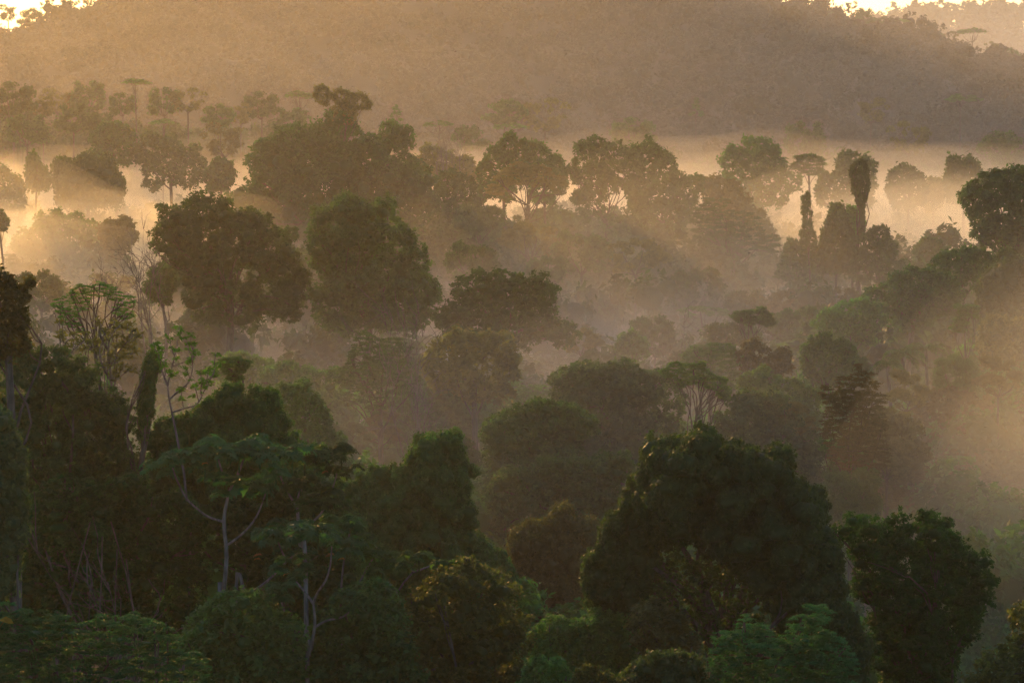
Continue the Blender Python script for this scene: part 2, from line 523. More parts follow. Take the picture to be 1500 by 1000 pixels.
def hero(name, label, cat, d, outline, leaf='mid', style='broad', group=None, lobe=.15, rmin=.42, holes=(), thick=.42,
         squash=1.0, kpx=4.0, cover=1.25, gap=.4, trunk='bark', rad=None, limbs=8, core=True, base_x=None, fork=.45, hang=0, back=.55, extra=()):
    if cat in ('bush', 'shrub'): name = 'bush'
    SEED[0] += 1
    rng = np.random.default_rng(SEED[0])
    L = max(.16, kpx * d / 2903.0)
    lobes = crown_lobes(rng, outline, d, lobe, rmin, holes, thick, squash, back, style == 'vine')
    poly = np.array(outline, float)
    s = d / F
    bx = base_x if base_x is not None else poly[:, 0].mean()
    X = (bx - 750) * s
    base = np.array((X, d, float(zg(X, d))))
    root = empty(name, tuple(base))
    tag(root, label, cat, group)
    wid = (poly[:, 0].max() - poly[:, 0].min()) * s
    g = Geo()
    lobe_leaves(g, rng, lobes, L, cover, style, core=core, gap=gap)
    for eo, el, es, ec, ecore in extra:
        lb = crown_lobes(rng, eo, d, el, rmin, holes, thick * .6, squash, back, es == 'vine')
        lobe_leaves(g, rng, lb, L, ec, es, core=ecore, gap=.5)
        lobes = np.vstack([lobes, lb])
    add_trunk(root, base, lobes, rng, M[trunk], rad or (.018 * wid + .18), limbs, fork=fork)
    g.obj("crown", M[leaf], root, origin=base)
    if hang:
        gv = Geo()
        k = rng.integers(0, len(lobes), hang)
        st = lobes[k, :3] + np.stack([rng.normal(0, .5, hang) * lobes[k, 3], rng.normal(0, .5, hang) * lobes[k, 4], -lobes[k, 5] * rng.uniform(.3, .8, hang)], 1)
        strands(gv, rng, st, lobes[k, 5] * rng.uniform(.8, 2.4, hang), L)
        gv.obj("hanging_vine", M['vine'], root, origin=base)
    return root
# ------------------------------------------------------------------ the trees one can tell apart
def build_heroes():
    T = 'tree'
    # --- 850 m: fogged groups behind the mist
    hero("broadleaf_tree", "fogged rounded tree on a leaning crown, behind the castle shaped creeper mass", T, 850,
         [(128,212),(133,204),(146,187),(165,182),(185,183),(200,197),(203,212),(192,232),(150,232)], 'dark', lobe=.17)
    hero("broadleaf_tree", "wide fogged tree sloping down beyond the castle shaped creeper mass", T, 840,
         [(206,204),(221,196),(245,196),(262,204),(267,216),(292,218),(302,233),(304,262),(206,262),(200,235)], 'dark', lobe=.15)
    hero("broadleaf_tree", "small fogged tree beside the wall of the giant tree with the emergent tuft", T, 800,
         [(306,245),(315,236),(326,231),(340,238),(343,252),(335,272),(306,272)], 'dark')
    hero("creeper_covered_tree", "castle shaped creeper mass with three blunt towers in the mist", T, 720,
         [(76,262),(80,238),(95,231),(106,240),(117,236),(122,221),(136,227),(142,236),(153,228),(166,234),(171,255),(181,268),(178,302),(88,302)], 'vine', 'vine', lobe=.14, hang=10)
    hero("creeper_pillar", "narrow creeper covered pillar in the mist near the picture edge", T, 740,
         [(41,262),(42,237),(46,228),(51,229),(57,243),(66,247),(72,262),(70,275),(43,275)], 'vine', 'vine', lobe=.2)
    hero("broadleaf_tree", "pale fogged tree at the picture edge below the narrow creeper pillar", T, 690,
         [(-30,240),(0,241),(17,252),(26,261),(34,268),(42,292),(20,330),(-30,330)], 'dark')
    hero("broadleaf_tree", "pale fogged tree with a ragged rounded top carrying a bare snag beside it", T, 820,
         [(612,232),(618,218),(636,214),(650,222),(664,232),(680,230),(694,236),(704,243),(700,268),(618,262)], 'olive', lobe=.15)
    hero("broadleaf_tree", "fogged tall tree with ragged domed top at the hill foot", T, 820,
         [(1057,236),(1062,226),(1071,217),(1088,206),(1106,200),(1122,202),(1134,211),(1136,222),(1148,236),(1160,248),(1166,270),(1152,292),(1075,292),(1060,255)], 'mid', lobe=.13, gap=.5)
    hero("umbrella_tree", "small fogged flat topped tree on a thin trunk beside the ragged domed tree", T, 800,
         [(1160,245),(1168,228),(1186,225),(1208,231),(1206,243),(1196,253),(1178,252)], 'mid', 'flat', lobe=.2, fork=.1, squash=.6)
    hero("broadleaf_tree", "fogged block shaped tree standing behind the creeper draped snag", T, 820,
         [(1198,270),(1204,258),(1222,248),(1232,228),(1250,224),(1272,227),(1283,241),(1281,258),(1286,275),(1272,295),(1206,295)], 'dark', lobe=.15)
    hero("broadleaf_tree", "low fogged tree with a square shoulder beyond the creeper draped snag", T, 810,
         [(1301,262),(1301,250),(1316,246),(1340,248),(1350,258),(1358,268),(1356,290),(1340,300),(1308,296)], 'dark', lobe=.17)
    hero("broadleaf_tree", "small pale fogged tree touching the square shouldered tree", T, 830,
         [(1352,282),(1360,266),(1372,261),(1381,270),(1383,286),(1372,302),(1356,300)], 'olive', lobe=.2)
    hero("creeper_covered_tree", "fogged twin headed creeper column above the mist", T, 780,
         [(1386,266),(1389,236),(1400,231),(1407,240),(1417,229),(1431,240),(1433,248),(1440,255),(1436,292),(1388,292)], 'vine', 'vine', lobe=.17)
    # --- 700 m
    hero("giant_tree", "giant dark tree mass with a small emergent tuft on its crest", T, 700,
         [(332,288),(334,265),(350,255),(369,251),(370,235),(374,211),(391,198),(404,182),(435,180),(459,181),(466,165),(490,160),(512,168),(522,184),(530,192),(547,188),(558,177),(578,174),(602,192),(610,204),(613,221),(624,245),(638,258),(644,300),(610,335),(450,340),(360,325)], 'dark', lobe=.10, limbs=24, thick=.5)
    hero("emergent_tree", "open tufted tree rising alone from the crest of the giant dark mass", T, 690,
         [(457,138),(464,127),(474,125),(482,131),(486,142),(478,152),(466,148)], 'olive', 'big', lobe=.42, rmin=.28, core=False, gap=.5, cover=.9, fork=-1.2, base_x=503, limbs=9, squash=.6, rad=.3, kpx=2.0,
         extra=(([(484,138),(498,129),(513,136),(510,149),(494,151)], .42, 'big', .8, False), ([(513,142),(528,135),(543,149),(536,160),(520,158)], .42, 'big', .8, False), ([(486,158),(510,151),(528,164),(517,180),(492,176)], .42, 'big', .8, False)))
    hero("broadleaf_tree", "dark tree of three rounded heads on the valley skyline", T, 660,
         [(700,262),(704,236),(716,220),(729,214),(732,204),(742,199),(760,203),(772,205),(774,222),(768,236),(772,255),(750,285),(706,285)], 'dark', lobe=.14)
    hero("broadleaf_tree", "dark tree with a leaning round head next to the three headed tree", T, 665,
         [(774,236),(774,212),(782,206),(791,208),(802,221),(812,227),(821,222),(822,240),(832,262),(812,285),(776,285)], 'dark', lobe=.16)
    hero("umbrella_tree", "wide umbrella crown with fanning limbs in front of the three headed tree", T, 610,
         [(714,280),(717,268),(738,247),(756,238),(775,238),(806,247),(826,266),(830,280),(800,270),(770,268),(740,274)], 'olive', 'flat', lobe=.13, fork=-.6, squash=.45, base_x=772, limbs=18, gap=.25)
    hero("giant_tree", "dark dense tree with a pale gap burning through its lower crown", T, 640,
         [(834,262),(836,238),(843,212),(858,206),(873,200),(890,205),(904,207),(918,214),(932,218),(940,250),(938,300),(930,330),(880,322),(850,300)], 'dark', lobe=.12, holes=((905,300,17),(852,246,4)), thick=.3, back=.2, limbs=16)
    hero("broadleaf_tree", "tall rounded dark tree standing against the one with the glowing gap", T, 650,
         [(924,232),(928,211),(949,204),(960,208),(970,217),(980,228),(990,234),(994,251),(1008,258),(1024,257),(1030,272),(1021,289),(1010,302),(990,335),(940,335),(922,290)], 'dark', lobe=.12, limbs=16)
    hero("broadleaf_tree", "paler tree trailing down the slope behind the layered dark crown", T, 680,
         [(1024,264),(1040,257),(1066,263),(1088,282),(1100,295),(1113,306),(1118,322),(1136,331),(1142,350),(1100,380),(1030,350)], 'olive', lobe=.13)
    hero("umbrella_tree", "layered dark crown spreading down the slope above the mist", T, 600,
         [(1008,322),(1022,300),(1040,286),(1060,288),(1072,294),(1064,306),(1090,310),(1110,316),(1116,330),(1132,338),(1143,354),(1120,360),(1092,362),(1060,352),(1020,345)], 'dark', 'flat', lobe=.13, squash=.5, fork=-.3, limbs=16)
    hero("broadleaf_tree", "rounded dark tree stepping down from the giant mass toward the valley", T, 640,
         [(636,272),(641,262),(652,252),(668,250),(690,262),(699,275),(704,300),(690,330),(640,330)], 'dark', lobe=.15)
    hero("giant_tree", "big dark tree filling the picture edge above the ridge", T, 520,
         [(1401,292),(1405,278),(1414,268),(1426,260),(1440,254),(1456,250),(1470,247),(1486,243),(1510,238),(1550,244),(1550,372),(1500,385),(1436,370),(1416,346),(1418,330),(1408,312)], 'dark', lobe=.11, limbs=18)
    # --- 560 m: the snags in the glowing mist
    hero("creeper_draped_snag", "tall dead snag draped in a shaggy creeper head, thin below", 'snag', 560,
         [(1246,270),(1244,250),(1249,240),(1256,236),(1262,232),(1268,237),(1273,250),(1274,270),(1270,288),(1266,300),(1265,320),(1266,342),(1259,342),(1260,305),(1254,292)], 'vine', 'vine', lobe=.15, rmin=.3, hang=60, base_x=1263, limbs=8, rad=.45, gap=.5, core=False, cover=1.0, kpx=2.0)
    hero("columnar_tree", "slim column tree with a tufted top beside the creeper stump", T, 555,
         [(1178,300),(1176,292),(1181,281),(1186,290),(1186,302),(1189,314),(1190,326),(1194,342),(1194,360),(1174,360),(1174,342),(1178,326),(1176,312)], 'dark', lobe=.17, rmin=.25, gap=.6, core=False, cover=1.0, kpx=2.2, rad=.22)
    hero("creeper_pillar", "blunt creeper covered stump swelling toward its foot", 'snag', 560,
         [(1204,342),(1212,328),(1216,308),(1222,302),(1232,302),(1237,310),(1240,330),(1248,342),(1250,395),(1202,395)], 'vine', 'vine', lobe=.16, rmin=.3, hang=30, gap=.4)
    hero("broadleaf_tree", "small open leafed tree squeezed between creeper stump and draped snag", T, 565,
         [(1238,316),(1243,308),(1254,309),(1258,322),(1264,330),(1258,344),(1242,340)], 'mid', 'big', lobe=.22, core=False)
    hero("broadleaf_tree", "low dark mound of a tree under the slim column tree", T, 560,
         [(1142,380),(1147,368),(1158,350),(1166,352),(1176,361),(1196,362),(1206,372),(1206,410),(1160,418),(1140,402)], 'dark', lobe=.17)
    hero("broadleaf_tree", "dark tree with a pointed top beside the foot of the draped snag", T, 555,
         [(1240,360),(1256,346),(1272,342),(1282,338),(1293,329),(1300,338),(1303,348),(1314,360),(1312,372),(1326,380),(1336,388),(1310,415),(1250,415)], 'dark', lobe=.14)
    hero("broadleaf_tree", "little fogged tree in the glowing mist under the big edge tree", T, 610,
         [(1342,370),(1347,357),(1357,350),(1374,352),(1383,362),(1376,376),(1372,390),(1346,390)], 'dark', lobe=.2)
    hero("broadleaf_tree", "pale dome shaped tree sunk in bright fog", T, 610,
         [(22,350),(30,336),(51,320),(71,312),(95,309),(118,309),(134,321),(146,336),(152,352),(150,400),(28,400)], 'mid', lobe=.13)
    hero("broadleaf_tree", "sparse pale tree in bright fog next to the pale dome tree", T, 600,
         [(146,334),(152,325),(166,330),(176,322),(188,324),(192,340),(186,360),(170,372),(150,360)], 'olive', 'big', lobe=.16, core=False, cover=.7)
    hero("broadleaf_tree", "cut off fogged tree at the very edge beside the pale dome tree", T, 560,
         [(-14,318),(-4,309),(6,312),(11,324),(6,336),(-14,336)], 'dark', lobe=.22)
    # --- 450 m
    hero("giant_tree", "huge round dark tree with bright gaps through its lower branches", T, 450,
         [(219,358),(221,342),(232,326),(226,316),(240,304),(246,296),(258,298),(272,288),(292,286),(310,292),(326,290),(338,298),(352,294),(370,305),(388,308),(398,318),(408,322),(420,337),(428,357),(436,380),(442,396),(454,412),(460,434),(444,460),(410,470),(374,482),(322,482),(280,470),(262,440),(256,405),(244,382)], 'dark', lobe=.095, holes=((352,403,9),(346,452,11),(387,422,6),(408,356,5),(322,430,4),(300,455,5)), limbs=34, thick=.4, back=.35, gap=.45)
    hero("broadleaf_tree", "slender tree with a pale trunk leaning on the huge round dark tree", T, 460,
         [(214,412),(222,398),(240,390),(256,400),(258,425),(246,446),(226,442),(214,430)], 'dark', lobe=.17, trunk='pale', base_x=232, core=False)
    hero("giant_tree", "tall dark tree with a flat rounded top facing the huge round one", T, 450,
         [(444,345),(448,330),(454,318),(452,303),(466,302),(484,294),(500,282),(520,283),(545,287),(562,288),(572,297),(584,306),(592,323),(606,331),(606,344),(618,348),(627,352),(624,368),(640,386),(638,398),(646,414),(651,432),(650,470),(590,490),(470,485),(462,430),(466,415),(452,390),(449,372)], 'dark', lobe=.10, holes=((582,366,6),(534,372,3),(632,402,4)), limbs=30, gap=.4)
    hero("broadleaf_tree", "broad layered dark tree at the foot of the tall flat topped one", T, 430,
         [(655,435),(656,415),(664,406),(673,399),(684,402),(697,395),(716,397),(735,393),(760,396),(782,394),(794,402),(806,412),(820,421),(814,430),(822,444),(816,452),(824,461),(840,470),(850,488),(820,510),(700,525),(640,500)], 'dark', 'broad', lobe=.12, squash=.7, limbs=12, holes=((690,418,4),))
    hero("broadleaf_tree", "misty rounded tree alone on the bare foggy slope", T, 600,
         [(870,400),(874,384),(890,380),(904,372),(922,378),(934,382),(950,384),(976,381),(990,398),(984,450),(880,450)], 'dark', lobe=.14)
    hero("umbrella_tree", "small neat umbrella tree on a straight trunk in the fog", T, 325,
         [(1072,466),(1076,460),(1088,455),(1098,450),(1114,450),(1126,457),(1130,466),(1135,474),(1126,480),(1112,474),(1098,474),(1086,472)], 'mid', 'flat', lobe=.17, squash=.55, fork=-1.0, base_x=1102, limbs=14, rad=.2)
    hero("broadleaf_tree", "low fogged bushy tree under the small neat umbrella tree", T, 430,
         [(1040,484),(1050,474),(1068,476),(1090,478),(1112,486),(1116,505),(1042,505)], 'dark', lobe=.18)
    hero("broadleaf_tree", "little round misty tree between the broad layered tree and umbrella tree", T, 400,
         [(904,504),(908,494),(921,487),(934,489),(944,500),(948,520),(906,520)], 'mid', lobe=.2)
    # --- 300-380 m: ridge with dark trees
    hero("creeper_covered_tree", "pointed cone of creepers on the ridge beside the picture edge", T, 340,
         [(1432,430),(1437,408),(1447,398),(1456,388),(1464,374),(1472,363),(1480,370),(1490,378),(1510,380),(1550,392),(1550,490),(1440,490)], 'vine', 'vine', lobe=.12, hang=12)
    hero("broadleaf_tree", "dark rounded tree on the ridge crest beside the creeper cone", T, 380,
         [(1358,392),(1366,380),(1377,371),(1390,371),(1402,366),(1421,361),(1436,370),(1459,377),(1456,388),(1440,402),(1434,425),(1400,440),(1366,415)], 'dark', lobe=.14, gap=.45)
    hero("broadleaf_tree", "wide dark tree stepping down the ridge crest", T, 360,
         [(1262,432),(1272,421),(1284,416),(1297,413),(1306,402),(1323,397),(1331,390),(1345,394),(1358,393),(1372,402),(1400,404),(1412,432),(1400,466),(1340,478),(1300,474)], 'dark', lobe=.12, gap=.45)
    hero("broadleaf_tree", "lowest dark tree at the end of the ridge, ragged leafy top", T, 340,
         [(1188,476),(1198,464),(1200,455),(1218,455),(1222,442),(1234,437),(1255,438),(1268,436),(1290,445),(1300,475),(1280,508),(1222,500)], 'mid', lobe=.13, gap=.45)
    hero("umbrella_tree", "thin stemmed tree with two small tufts on the lit ridge slope", T, 300,
         [(1394,480),(1398,468),(1408,462),(1400,452),(1412,444),(1426,446),(1436,456),(1428,464),(1414,466),(1412,480)], 'mid', 'flat', lobe=.17, squash=.5, core=False, base_x=1416, fork=.3, rad=.15)
    hero("broadleaf_tree", "low leafy canopy under the thin two tufted tree", T, 310,
         [(1430,478),(1446,466),(1470,462),(1500,456),(1550,458),(1550,530),(1440,530)], 'olive', lobe=.13)
    hero("conifer_shaped_tree", "dark spiky pyramid tree in the golden mist", T, 246,
         [(1204,568),(1214,563),(1222,566),(1231,551),(1240,552),(1246,540),(1254,530),(1260,541),(1268,546),(1280,545),(1278,556),(1288,562),(1286,570),(1297,576),(1290,592),(1300,606),(1304,650),(1260,670),(1212,652),(1204,606)], 'rust', 'feather', lobe=.12, squash=.55, hang=0, gap=.2)
    hero("broadleaf_tree", "low level topped hedge of foliage below the umbrella tree", T, 300,
         [(998,525),(1017,507),(1050,503),(1078,504),(1086,520),(1080,560),(1000,560)], 'mid', 'flat', lobe=.15, squash=.7)
    hero("broadleaf_tree", "dark brown dense tree between the level hedge and the domed tree", T, 300,
         [(1076,520),(1080,510),(1099,497),(1112,500),(1118,508),(1130,514),(1143,512),(1156,516),(1158,532),(1148,552),(1090,562)], 'rust', lobe=.15)
    hero("broadleaf_tree", "dome topped green tree next to the dark brown dense tree", T, 300,
         [(1170,515),(1176,505),(1194,490),(1214,488),(1234,496),(1250,510),(1252,530),(1236,552),(1186,552)], 'mid', lobe=.14)
    hero("broadleaf_tree", "pale misty green tree in the hollow before the spiky pyramid tree", T, 275,
         [(1080,562),(1088,549),(1104,545),(1119,537),(1132,545),(1148,551),(1172,558),(1200,570),(1204,610),(1170,625),(1100,590)], 'lime', lobe=.13, kpx=3.4)
    hero("broadleaf_tree", "smooth dome tree in front of the spiky pyramid tree", T, 262,
         [(1240,640),(1262,618),(1282,602),(1302,596),(1326,602),(1346,618),(1360,650),(1356,720),(1250,720)], 'olive', lobe=.12)
    hero("broadleaf_tree", "golden sunlit dome tree at the picture edge", T, 300,
         [(1424,590),(1436,578),(1449,574),(1464,562),(1478,557),(1500,552),(1550,552),(1550,690),(1440,690),(1420,640)], 'olive', lobe=.11)
    hero("broadleaf_tree", "broken leafy tree of brownish foliage between the two dome trees", T, 290,
         [(1336,585),(1352,572),(1378,566),(1400,572),(1424,580),(1430,620),(1410,660),(1360,660),(1340,620)], 'rust', 'big', lobe=.13)
    hero("broadleaf_tree", "low tangled tree in golden mist below the brownish broken tree", T, 275,
         [(1350,680),(1372,664),(1400,660),(1430,668),(1470,664),(1500,672),(1550,690),(1550,780),(1360,780)], 'olive', 'big', lobe=.12, gap=.5)
    hero("broadleaf_tree", "shadowy tree behind the shoulder of the great creeper tree", T, 250,
         [(1204,650),(1220,640),(1246,642),(1270,656),(1290,690),(1290,760),(1215,760)], 'dark', lobe=.14)
    # --- 240-300 m: middle canopy
    hero("layered_tree", "layered tree with slanting boughs beside the small dead twig", T, 290,
         [(500,536),(508,522),(518,514),(520,497),(530,483),(544,490),(558,493),(585,497),(606,504),(604,520),(608,534),(616,548),(590,566),(560,586),(512,580)], 'dark', 'flat', lobe=.13, rmin=.3, squash=.6, fork=.2, cover=1.3, limbs=16, base_x=560, gap=.5)
    hero("broadleaf_tree", "airy leafy tree with a ragged crown in the middle canopy", T, 290,
         [(616,536),(624,518),(632,508),(638,497),(650,492),(664,485),(676,491),(690,488),(704,492),(716,489),(730,492),(742,485),(748,498),(758,512),(762,524),(748,534),(752,562),(706,570),(652,556)], 'olive', 'big', lobe=.11, gap=.5, holes=((742,530,4),))
    hero("broadleaf_tree", "rounded green tree below the airy ragged one", T, 300,
         [(550,640),(552,600),(566,582),(592,566),(610,560),(632,562),(654,556),(677,554),(692,574),(712,602),(706,636),(640,660),(586,652)], 'mid', lobe=.12)
    hero("broadleaf_tree", "low soft canopy tree filling the dip before the broad brown tree", T, 305,
         [(690,600),(704,578),(724,566),(748,562),(780,560),(800,562),(815,580),(800,620),(720,625)], 'mid', 'flat', lobe=.13, squash=.7)
    hero("broadleaf_tree", "broad brown green tree with dense shoulders and gappy side limbs", T, 270,
         [(806,575),(809,556),(826,541),(840,540),(853,531),(868,536),(884,533),(900,528),(915,526),(926,530),(937,538),(960,540),(985,546),(1000,562),(1010,590),(1000,640),(930,660),(860,650),(818,620)], 'dark', lobe=.11, holes=((985,580,6),(966,596,5),(990,606,5)), gap=.45, limbs=24)
    hero("umbrella_tree", "flat green umbrella crown overlapping the broad brown tree", T, 262,
         [(970,548),(974,536),(1000,529),(1020,531),(1034,538),(1058,551),(1068,566),(1066,578),(1050,566),(1024,562),(1000,562),(984,556)], 'lime', 'flat', lobe=.14, squash=.45, fork=-.9, base_x=1010, limbs=18, rad=.22)
    hero("broadleaf_tree", "dark spreading tree with a drooping lit rim behind the creeper tree", T, 262,
         [(1066,600),(1078,581),(1090,568),(1112,574),(1134,576),(1152,582),(1168,598),(1180,612),(1188,624),(1198,644),(1206,670),(1204,692),(1160,690),(1100,690),(1040,660),(1050,620)], 'dark', lobe=.11)
    hero("broadleaf_tree", "shaded bushy tree under the broad brown tree", T, 252,
         [(708,650),(716,616),(730,602),(745,594),(768,586),(789,580),(810,586),(830,590),(852,600),(872,616),(870,690),(800,720),(715,700)], 'dark', lobe=.12)
    hero("broadleaf_tree", "dim tree in the deep shade between the creeper tower and great creeper tree", T, 240,
         [(708,716),(730,690),(780,680),(830,670),(880,660),(920,660),(930,700),(900,750),(800,760),(720,760)], 'dark', lobe=.12)
    hero("broadleaf_tree", "pale misty bush at the foot of the shaded bushy tree", 'bush', 250,
         [(706,760),(724,738),(752,728),(784,726),(800,738),(796,770),(720,790)], 'blue', lobe=.14)
    hero("broadleaf_tree", "misty canopy tree beyond the dome of creepers", T, 300,
         [(378,560),(386,546),(408,534),(432,529),(450,536),(464,542),(490,538),(502,540),(506,580),(400,590)], 'mid', lobe=.14)
    hero("broadleaf_tree", "misty tree sloping away behind the dome of creepers", T, 250,
         [(404,585),(412,568),(428,560),(440,562),(458,574),(468,586),(478,603),(500,628),(506,680),(470,680),(420,620)], 'mid', lobe=.13)
    hero("broadleaf_tree", "pale misty mound of foliage behind the little round topped tree", T, 310,
         [(318,545),(330,524),(352,516),(378,518),(398,526),(412,545),(406,575),(330,575)], 'lime', lobe=.15)
    hero("umbrella_tree", "little round topped tree standing on the dome of creepers", T, 230,
         [(320,532),(324,526),(340,523),(356,525),(366,532),(360,544),(352,554),(336,552),(328,542)], 'mid', 'flat', lobe=.2, squash=.7, base_x=341, rad=.4)
    # --- 150-220 m
    hero("creeper_covered_tree", "green creeper tower with a knobbed top in the valley hollow", T, 212,
         [(498,712),(520,694),(540,682),(566,678),(582,668),(596,661),(602,646),(613,636),(628,632),(643,626),(658,628),(673,620),(684,626),(686,642),(680,654),(684,676),(700,684),(703,694),(692,708),(698,728),(700,745),(706,762),(722,772),(736,784),(752,796),(760,812),(758,840),(690,850),(560,840),(500,830)], 'mid', 'vine', lobe=.085, hang=24, kpx=2.6, thick=.35)
    hero("creeper_covered_tree", "brown green creeper clad tree beside the green creeper tower", T, 222,
         [(744,800),(750,776),(772,758),(788,762),(802,759),(806,745),(818,739),(836,740),(842,752),(858,757),(878,760),(884,790),(872,840),(846,895),(790,900),(768,886),(756,840)], 'olive', 'vine', lobe=.11, hang=12)
    hero("broadleaf_tree", "sunlit leafy tree with drooping yellow green sprays", T, 145,
         [(592,900),(598,884),(606,866),(620,858),(640,856),(650,832),(664,822),(680,812),(694,818),(706,823),(722,828),(734,832),(742,848),(748,868),(750,884),(760,905),(770,925),(760,960),(748,1000),(742,1030),(560,1030),(580,940)], 'spray', 'big', lobe=.115, rmin=.3, gap=.65, limbs=20, kpx=3.6)
    hero("broadleaf_tree", "low misty bush before the shaded clearing, beside the sunlit leafy tree", 'bush', 172,
         [(768,930),(786,914),(808,906),(828,904),(848,897),(866,890),(886,887),(904,892),(918,898),(936,925),(946,960),(900,985),(800,985)], 'mid', lobe=.12)
    hero("broadleaf_tree", "small dark bush at the bottom frame edge under the misty bush", 'bush', 135,
         [(756,1000),(766,982),(784,964),(800,968),(816,962),(828,976),(834,1030),(752,1030)], 'mid', lobe=.15)
    hero("broadleaf_tree", "bright green bush at the bottom frame edge beside the dark creeper mound", 'bush', 132,
         [(834,996),(846,980),(857,973),(874,976),(892,980),(915,992),(922,1030),(834,1030)], 'spray', lobe=.15)
    hero("creeper_covered_tree", "low dark creeper mound under the great creeper tree", 'bush', 138,
         [(906,990),(922,978),(942,962),(966,956),(1000,958),(1024,966),(1040,1030),(906,1030)], 'vine', 'vine', lobe=.13)
    hero("creeper_covered_tree", "great arching tree smothered in dark creepers, lit lace of branches beneath", T, 172,
         [(937,672),(937,644),(950,633),(976,636),(1000,638),(1008,622),(1024,616),(1042,626),(1058,642),(1074,640),(1090,638),(1112,653),(1129,656),(1134,648),(1150,645),(1166,656),(1168,680),(1184,704),(1204,721),(1221,735),(1227,762),(1238,803),(1246,855),(1266,876),(1279,932),(1292,966),(1296,1010),(1180,1010),(1160,930),(1140,880),(1112,848),(1076,818),(1030,796),(985,782),(940,770),(926,725)], 'vine', 'vine', lobe=.085, rmin=.36, hang=140, kpx=3.5, thick=.42, limbs=26, gap=.2, rad=.7, base_x=1120, fork=.5,
         extra=(([(913,718),(925,695),(945,690),(975,715),(990,750),(980,790),(962,830),(945,870),(925,884),(900,874),(885,880),(872,866),(857,868),(851,846),(853,820),(862,806),(874,796),(877,768),(890,755),(908,748)], .12, 'vine', 1.1, True),
                ([(975,745),(1030,745),(1080,775),(1110,830),(1130,880),(1120,950),(1020,930),(950,900),(935,850),(960,790)], .085, 'big', .7, False)))
    hero("feathery_tree", "cool green feathery treetop in front of the great creeper tree", T, 138,
         [(1008,1000),(1012,982),(1026,956),(1050,926),(1072,916),(1092,904),(1106,908),(1120,918),(1134,926),(1148,924),(1158,906),(1168,896),(1180,890),(1190,880),(1206,886),(1225,895),(1234,930),(1246,950),(1262,966),(1266,1030),(1008,1030)], 'blue', 'feather', lobe=.095, squash=.6, gap=.3)
    hero("broadleaf_tree", "thin sunlit shrub in the hollow under the great creeper tree", 'shrub', 166,
         [(930,905),(936,888),(952,880),(972,884),(990,898),(1010,914),(1026,940),(1014,966),(970,968),(936,950)], 'olive', 'big', lobe=.13, gap=.6, core=False)
    hero("broadleaf_tree", "full dark round tree with crisp leafy edge beside the great creeper tree", T, 180,
         [(1218,790),(1226,764),(1240,752),(1256,754),(1270,746),(1290,749),(1306,744),(1322,752),(1334,756),(1344,747),(1367,746),(1382,750),(1392,757),(1404,772),(1412,786),(1422,798),(1424,812),(1440,818),(1454,822),(1462,836),(1467,848),(1456,858),(1464,884),(1448,892),(1440,912),(1424,916),(1410,926),(1400,944),(1384,955),(1370,1030),(1270,1030),(1290,960),(1268,880),(1248,860)], 'dark', 'broad', lobe=.085, kpx=3.6, gap=.45, limbs=30)
    hero("broadleaf_tree", "sunlit ragged tree cut by the corner of the frame", T, 140,
         [(1424,975),(1440,962),(1458,950),(1470,932),(1488,926),(1484,900),(1494,884),(1550,876),(1550,1040),(1380,1040),(1400,1000)], 'olive', 'big', lobe=.12, gap=.5)
    # --- foreground bank of trees
    hero("broadleaf_tree", "massive dark green tree filling the foreground bank", T, 168,
         [(-30,505),(0,503),(22,498),(44,493),(62,498),(76,500),(94,506),(112,510),(122,528),(146,541),(158,552),(170,565),(182,578),(192,584),(198,604),(206,634),(212,670),(216,720),(180,760),(60,760),(-30,740)], 'dark', lobe=.085, kpx=3.0, limbs=26, thick=.3)
    hero("broadleaf_tree", "deeply shaded tangle of foliage and bare twigs below the massive tree", T, 160,
         [(10,740),(60,720),(140,700),(215,690),(262,710),(300,760),(320,830),(310,910),(250,920),(120,910),(20,900)], 'dark', lobe=.09, gap=.6, limbs=40, thick=.25)
    hero("broadleaf_tree", "dark big leafed tree cutting in from the frame edge", T, 128,
         [(-30,385),(0,392),(12,402),(22,398),(16,412),(30,420),(50,404),(52,418),(40,432),(46,442),(34,450),(42,468),(36,482),(44,494),(22,506),(-30,510)], 'rust', 'big', lobe=.13, gap=.4, kpx=3.6)
    hero("creeper_covered_tree", "bright green leafy creeper tower cut by the frame edge", T, 118,
         [(-30,588),(0,597),(10,606),(18,620),(26,640),(38,660),(42,728),(38,772),(30,800),(24,832),(0,850),(-30,850)], 'vine', 'vine', lobe=.13, kpx=3, hang=8)
    hero("creeper_covered_tree", "rounded dome of green creepers below the bare sapling", T, 172,
         [(206,640),(231,612),(254,606),(272,599),(284,590),(296,582),(306,572),(318,565),(340,558),(358,562),(374,560),(390,568),(405,567),(416,584),(422,602),(434,622),(444,638),(462,640),(477,644),(480,668),(476,720),(400,750),(280,750),(214,720)], 'mid', 'vine', lobe=.08, kpx=2.6, thick=.35, hang=14)
    hero("creeper_pillar", "slender trunk wrapped in yellowish hanging creeper", T, 166,
         [(207,560),(209,536),(214,522),(224,512),(234,522),(238,536),(228,548),(226,575),(222,600),(216,625),(202,625),(203,590)], 'vine', 'vine', lobe=.16, kpx=2.6, hang=30)
    hero("layered_tree", "tall slender tree with flat feathery tiers above the bank", T, 190,
         [(76,446),(82,434),(98,432),(106,420),(120,416),(146,411),(166,414),(170,424),(186,428),(200,434),(203,444),(196,452),(200,462),(182,464),(172,456),(166,440),(150,436),(134,440),(128,452),(118,466),(124,478),(112,482),(98,472),(88,462)], 'mid', 'flat', lobe=.12, squash=.4, core=False, cover=1.2, base_x=142, fork=-.5, limbs=26, rad=.16, kpx=2.6)
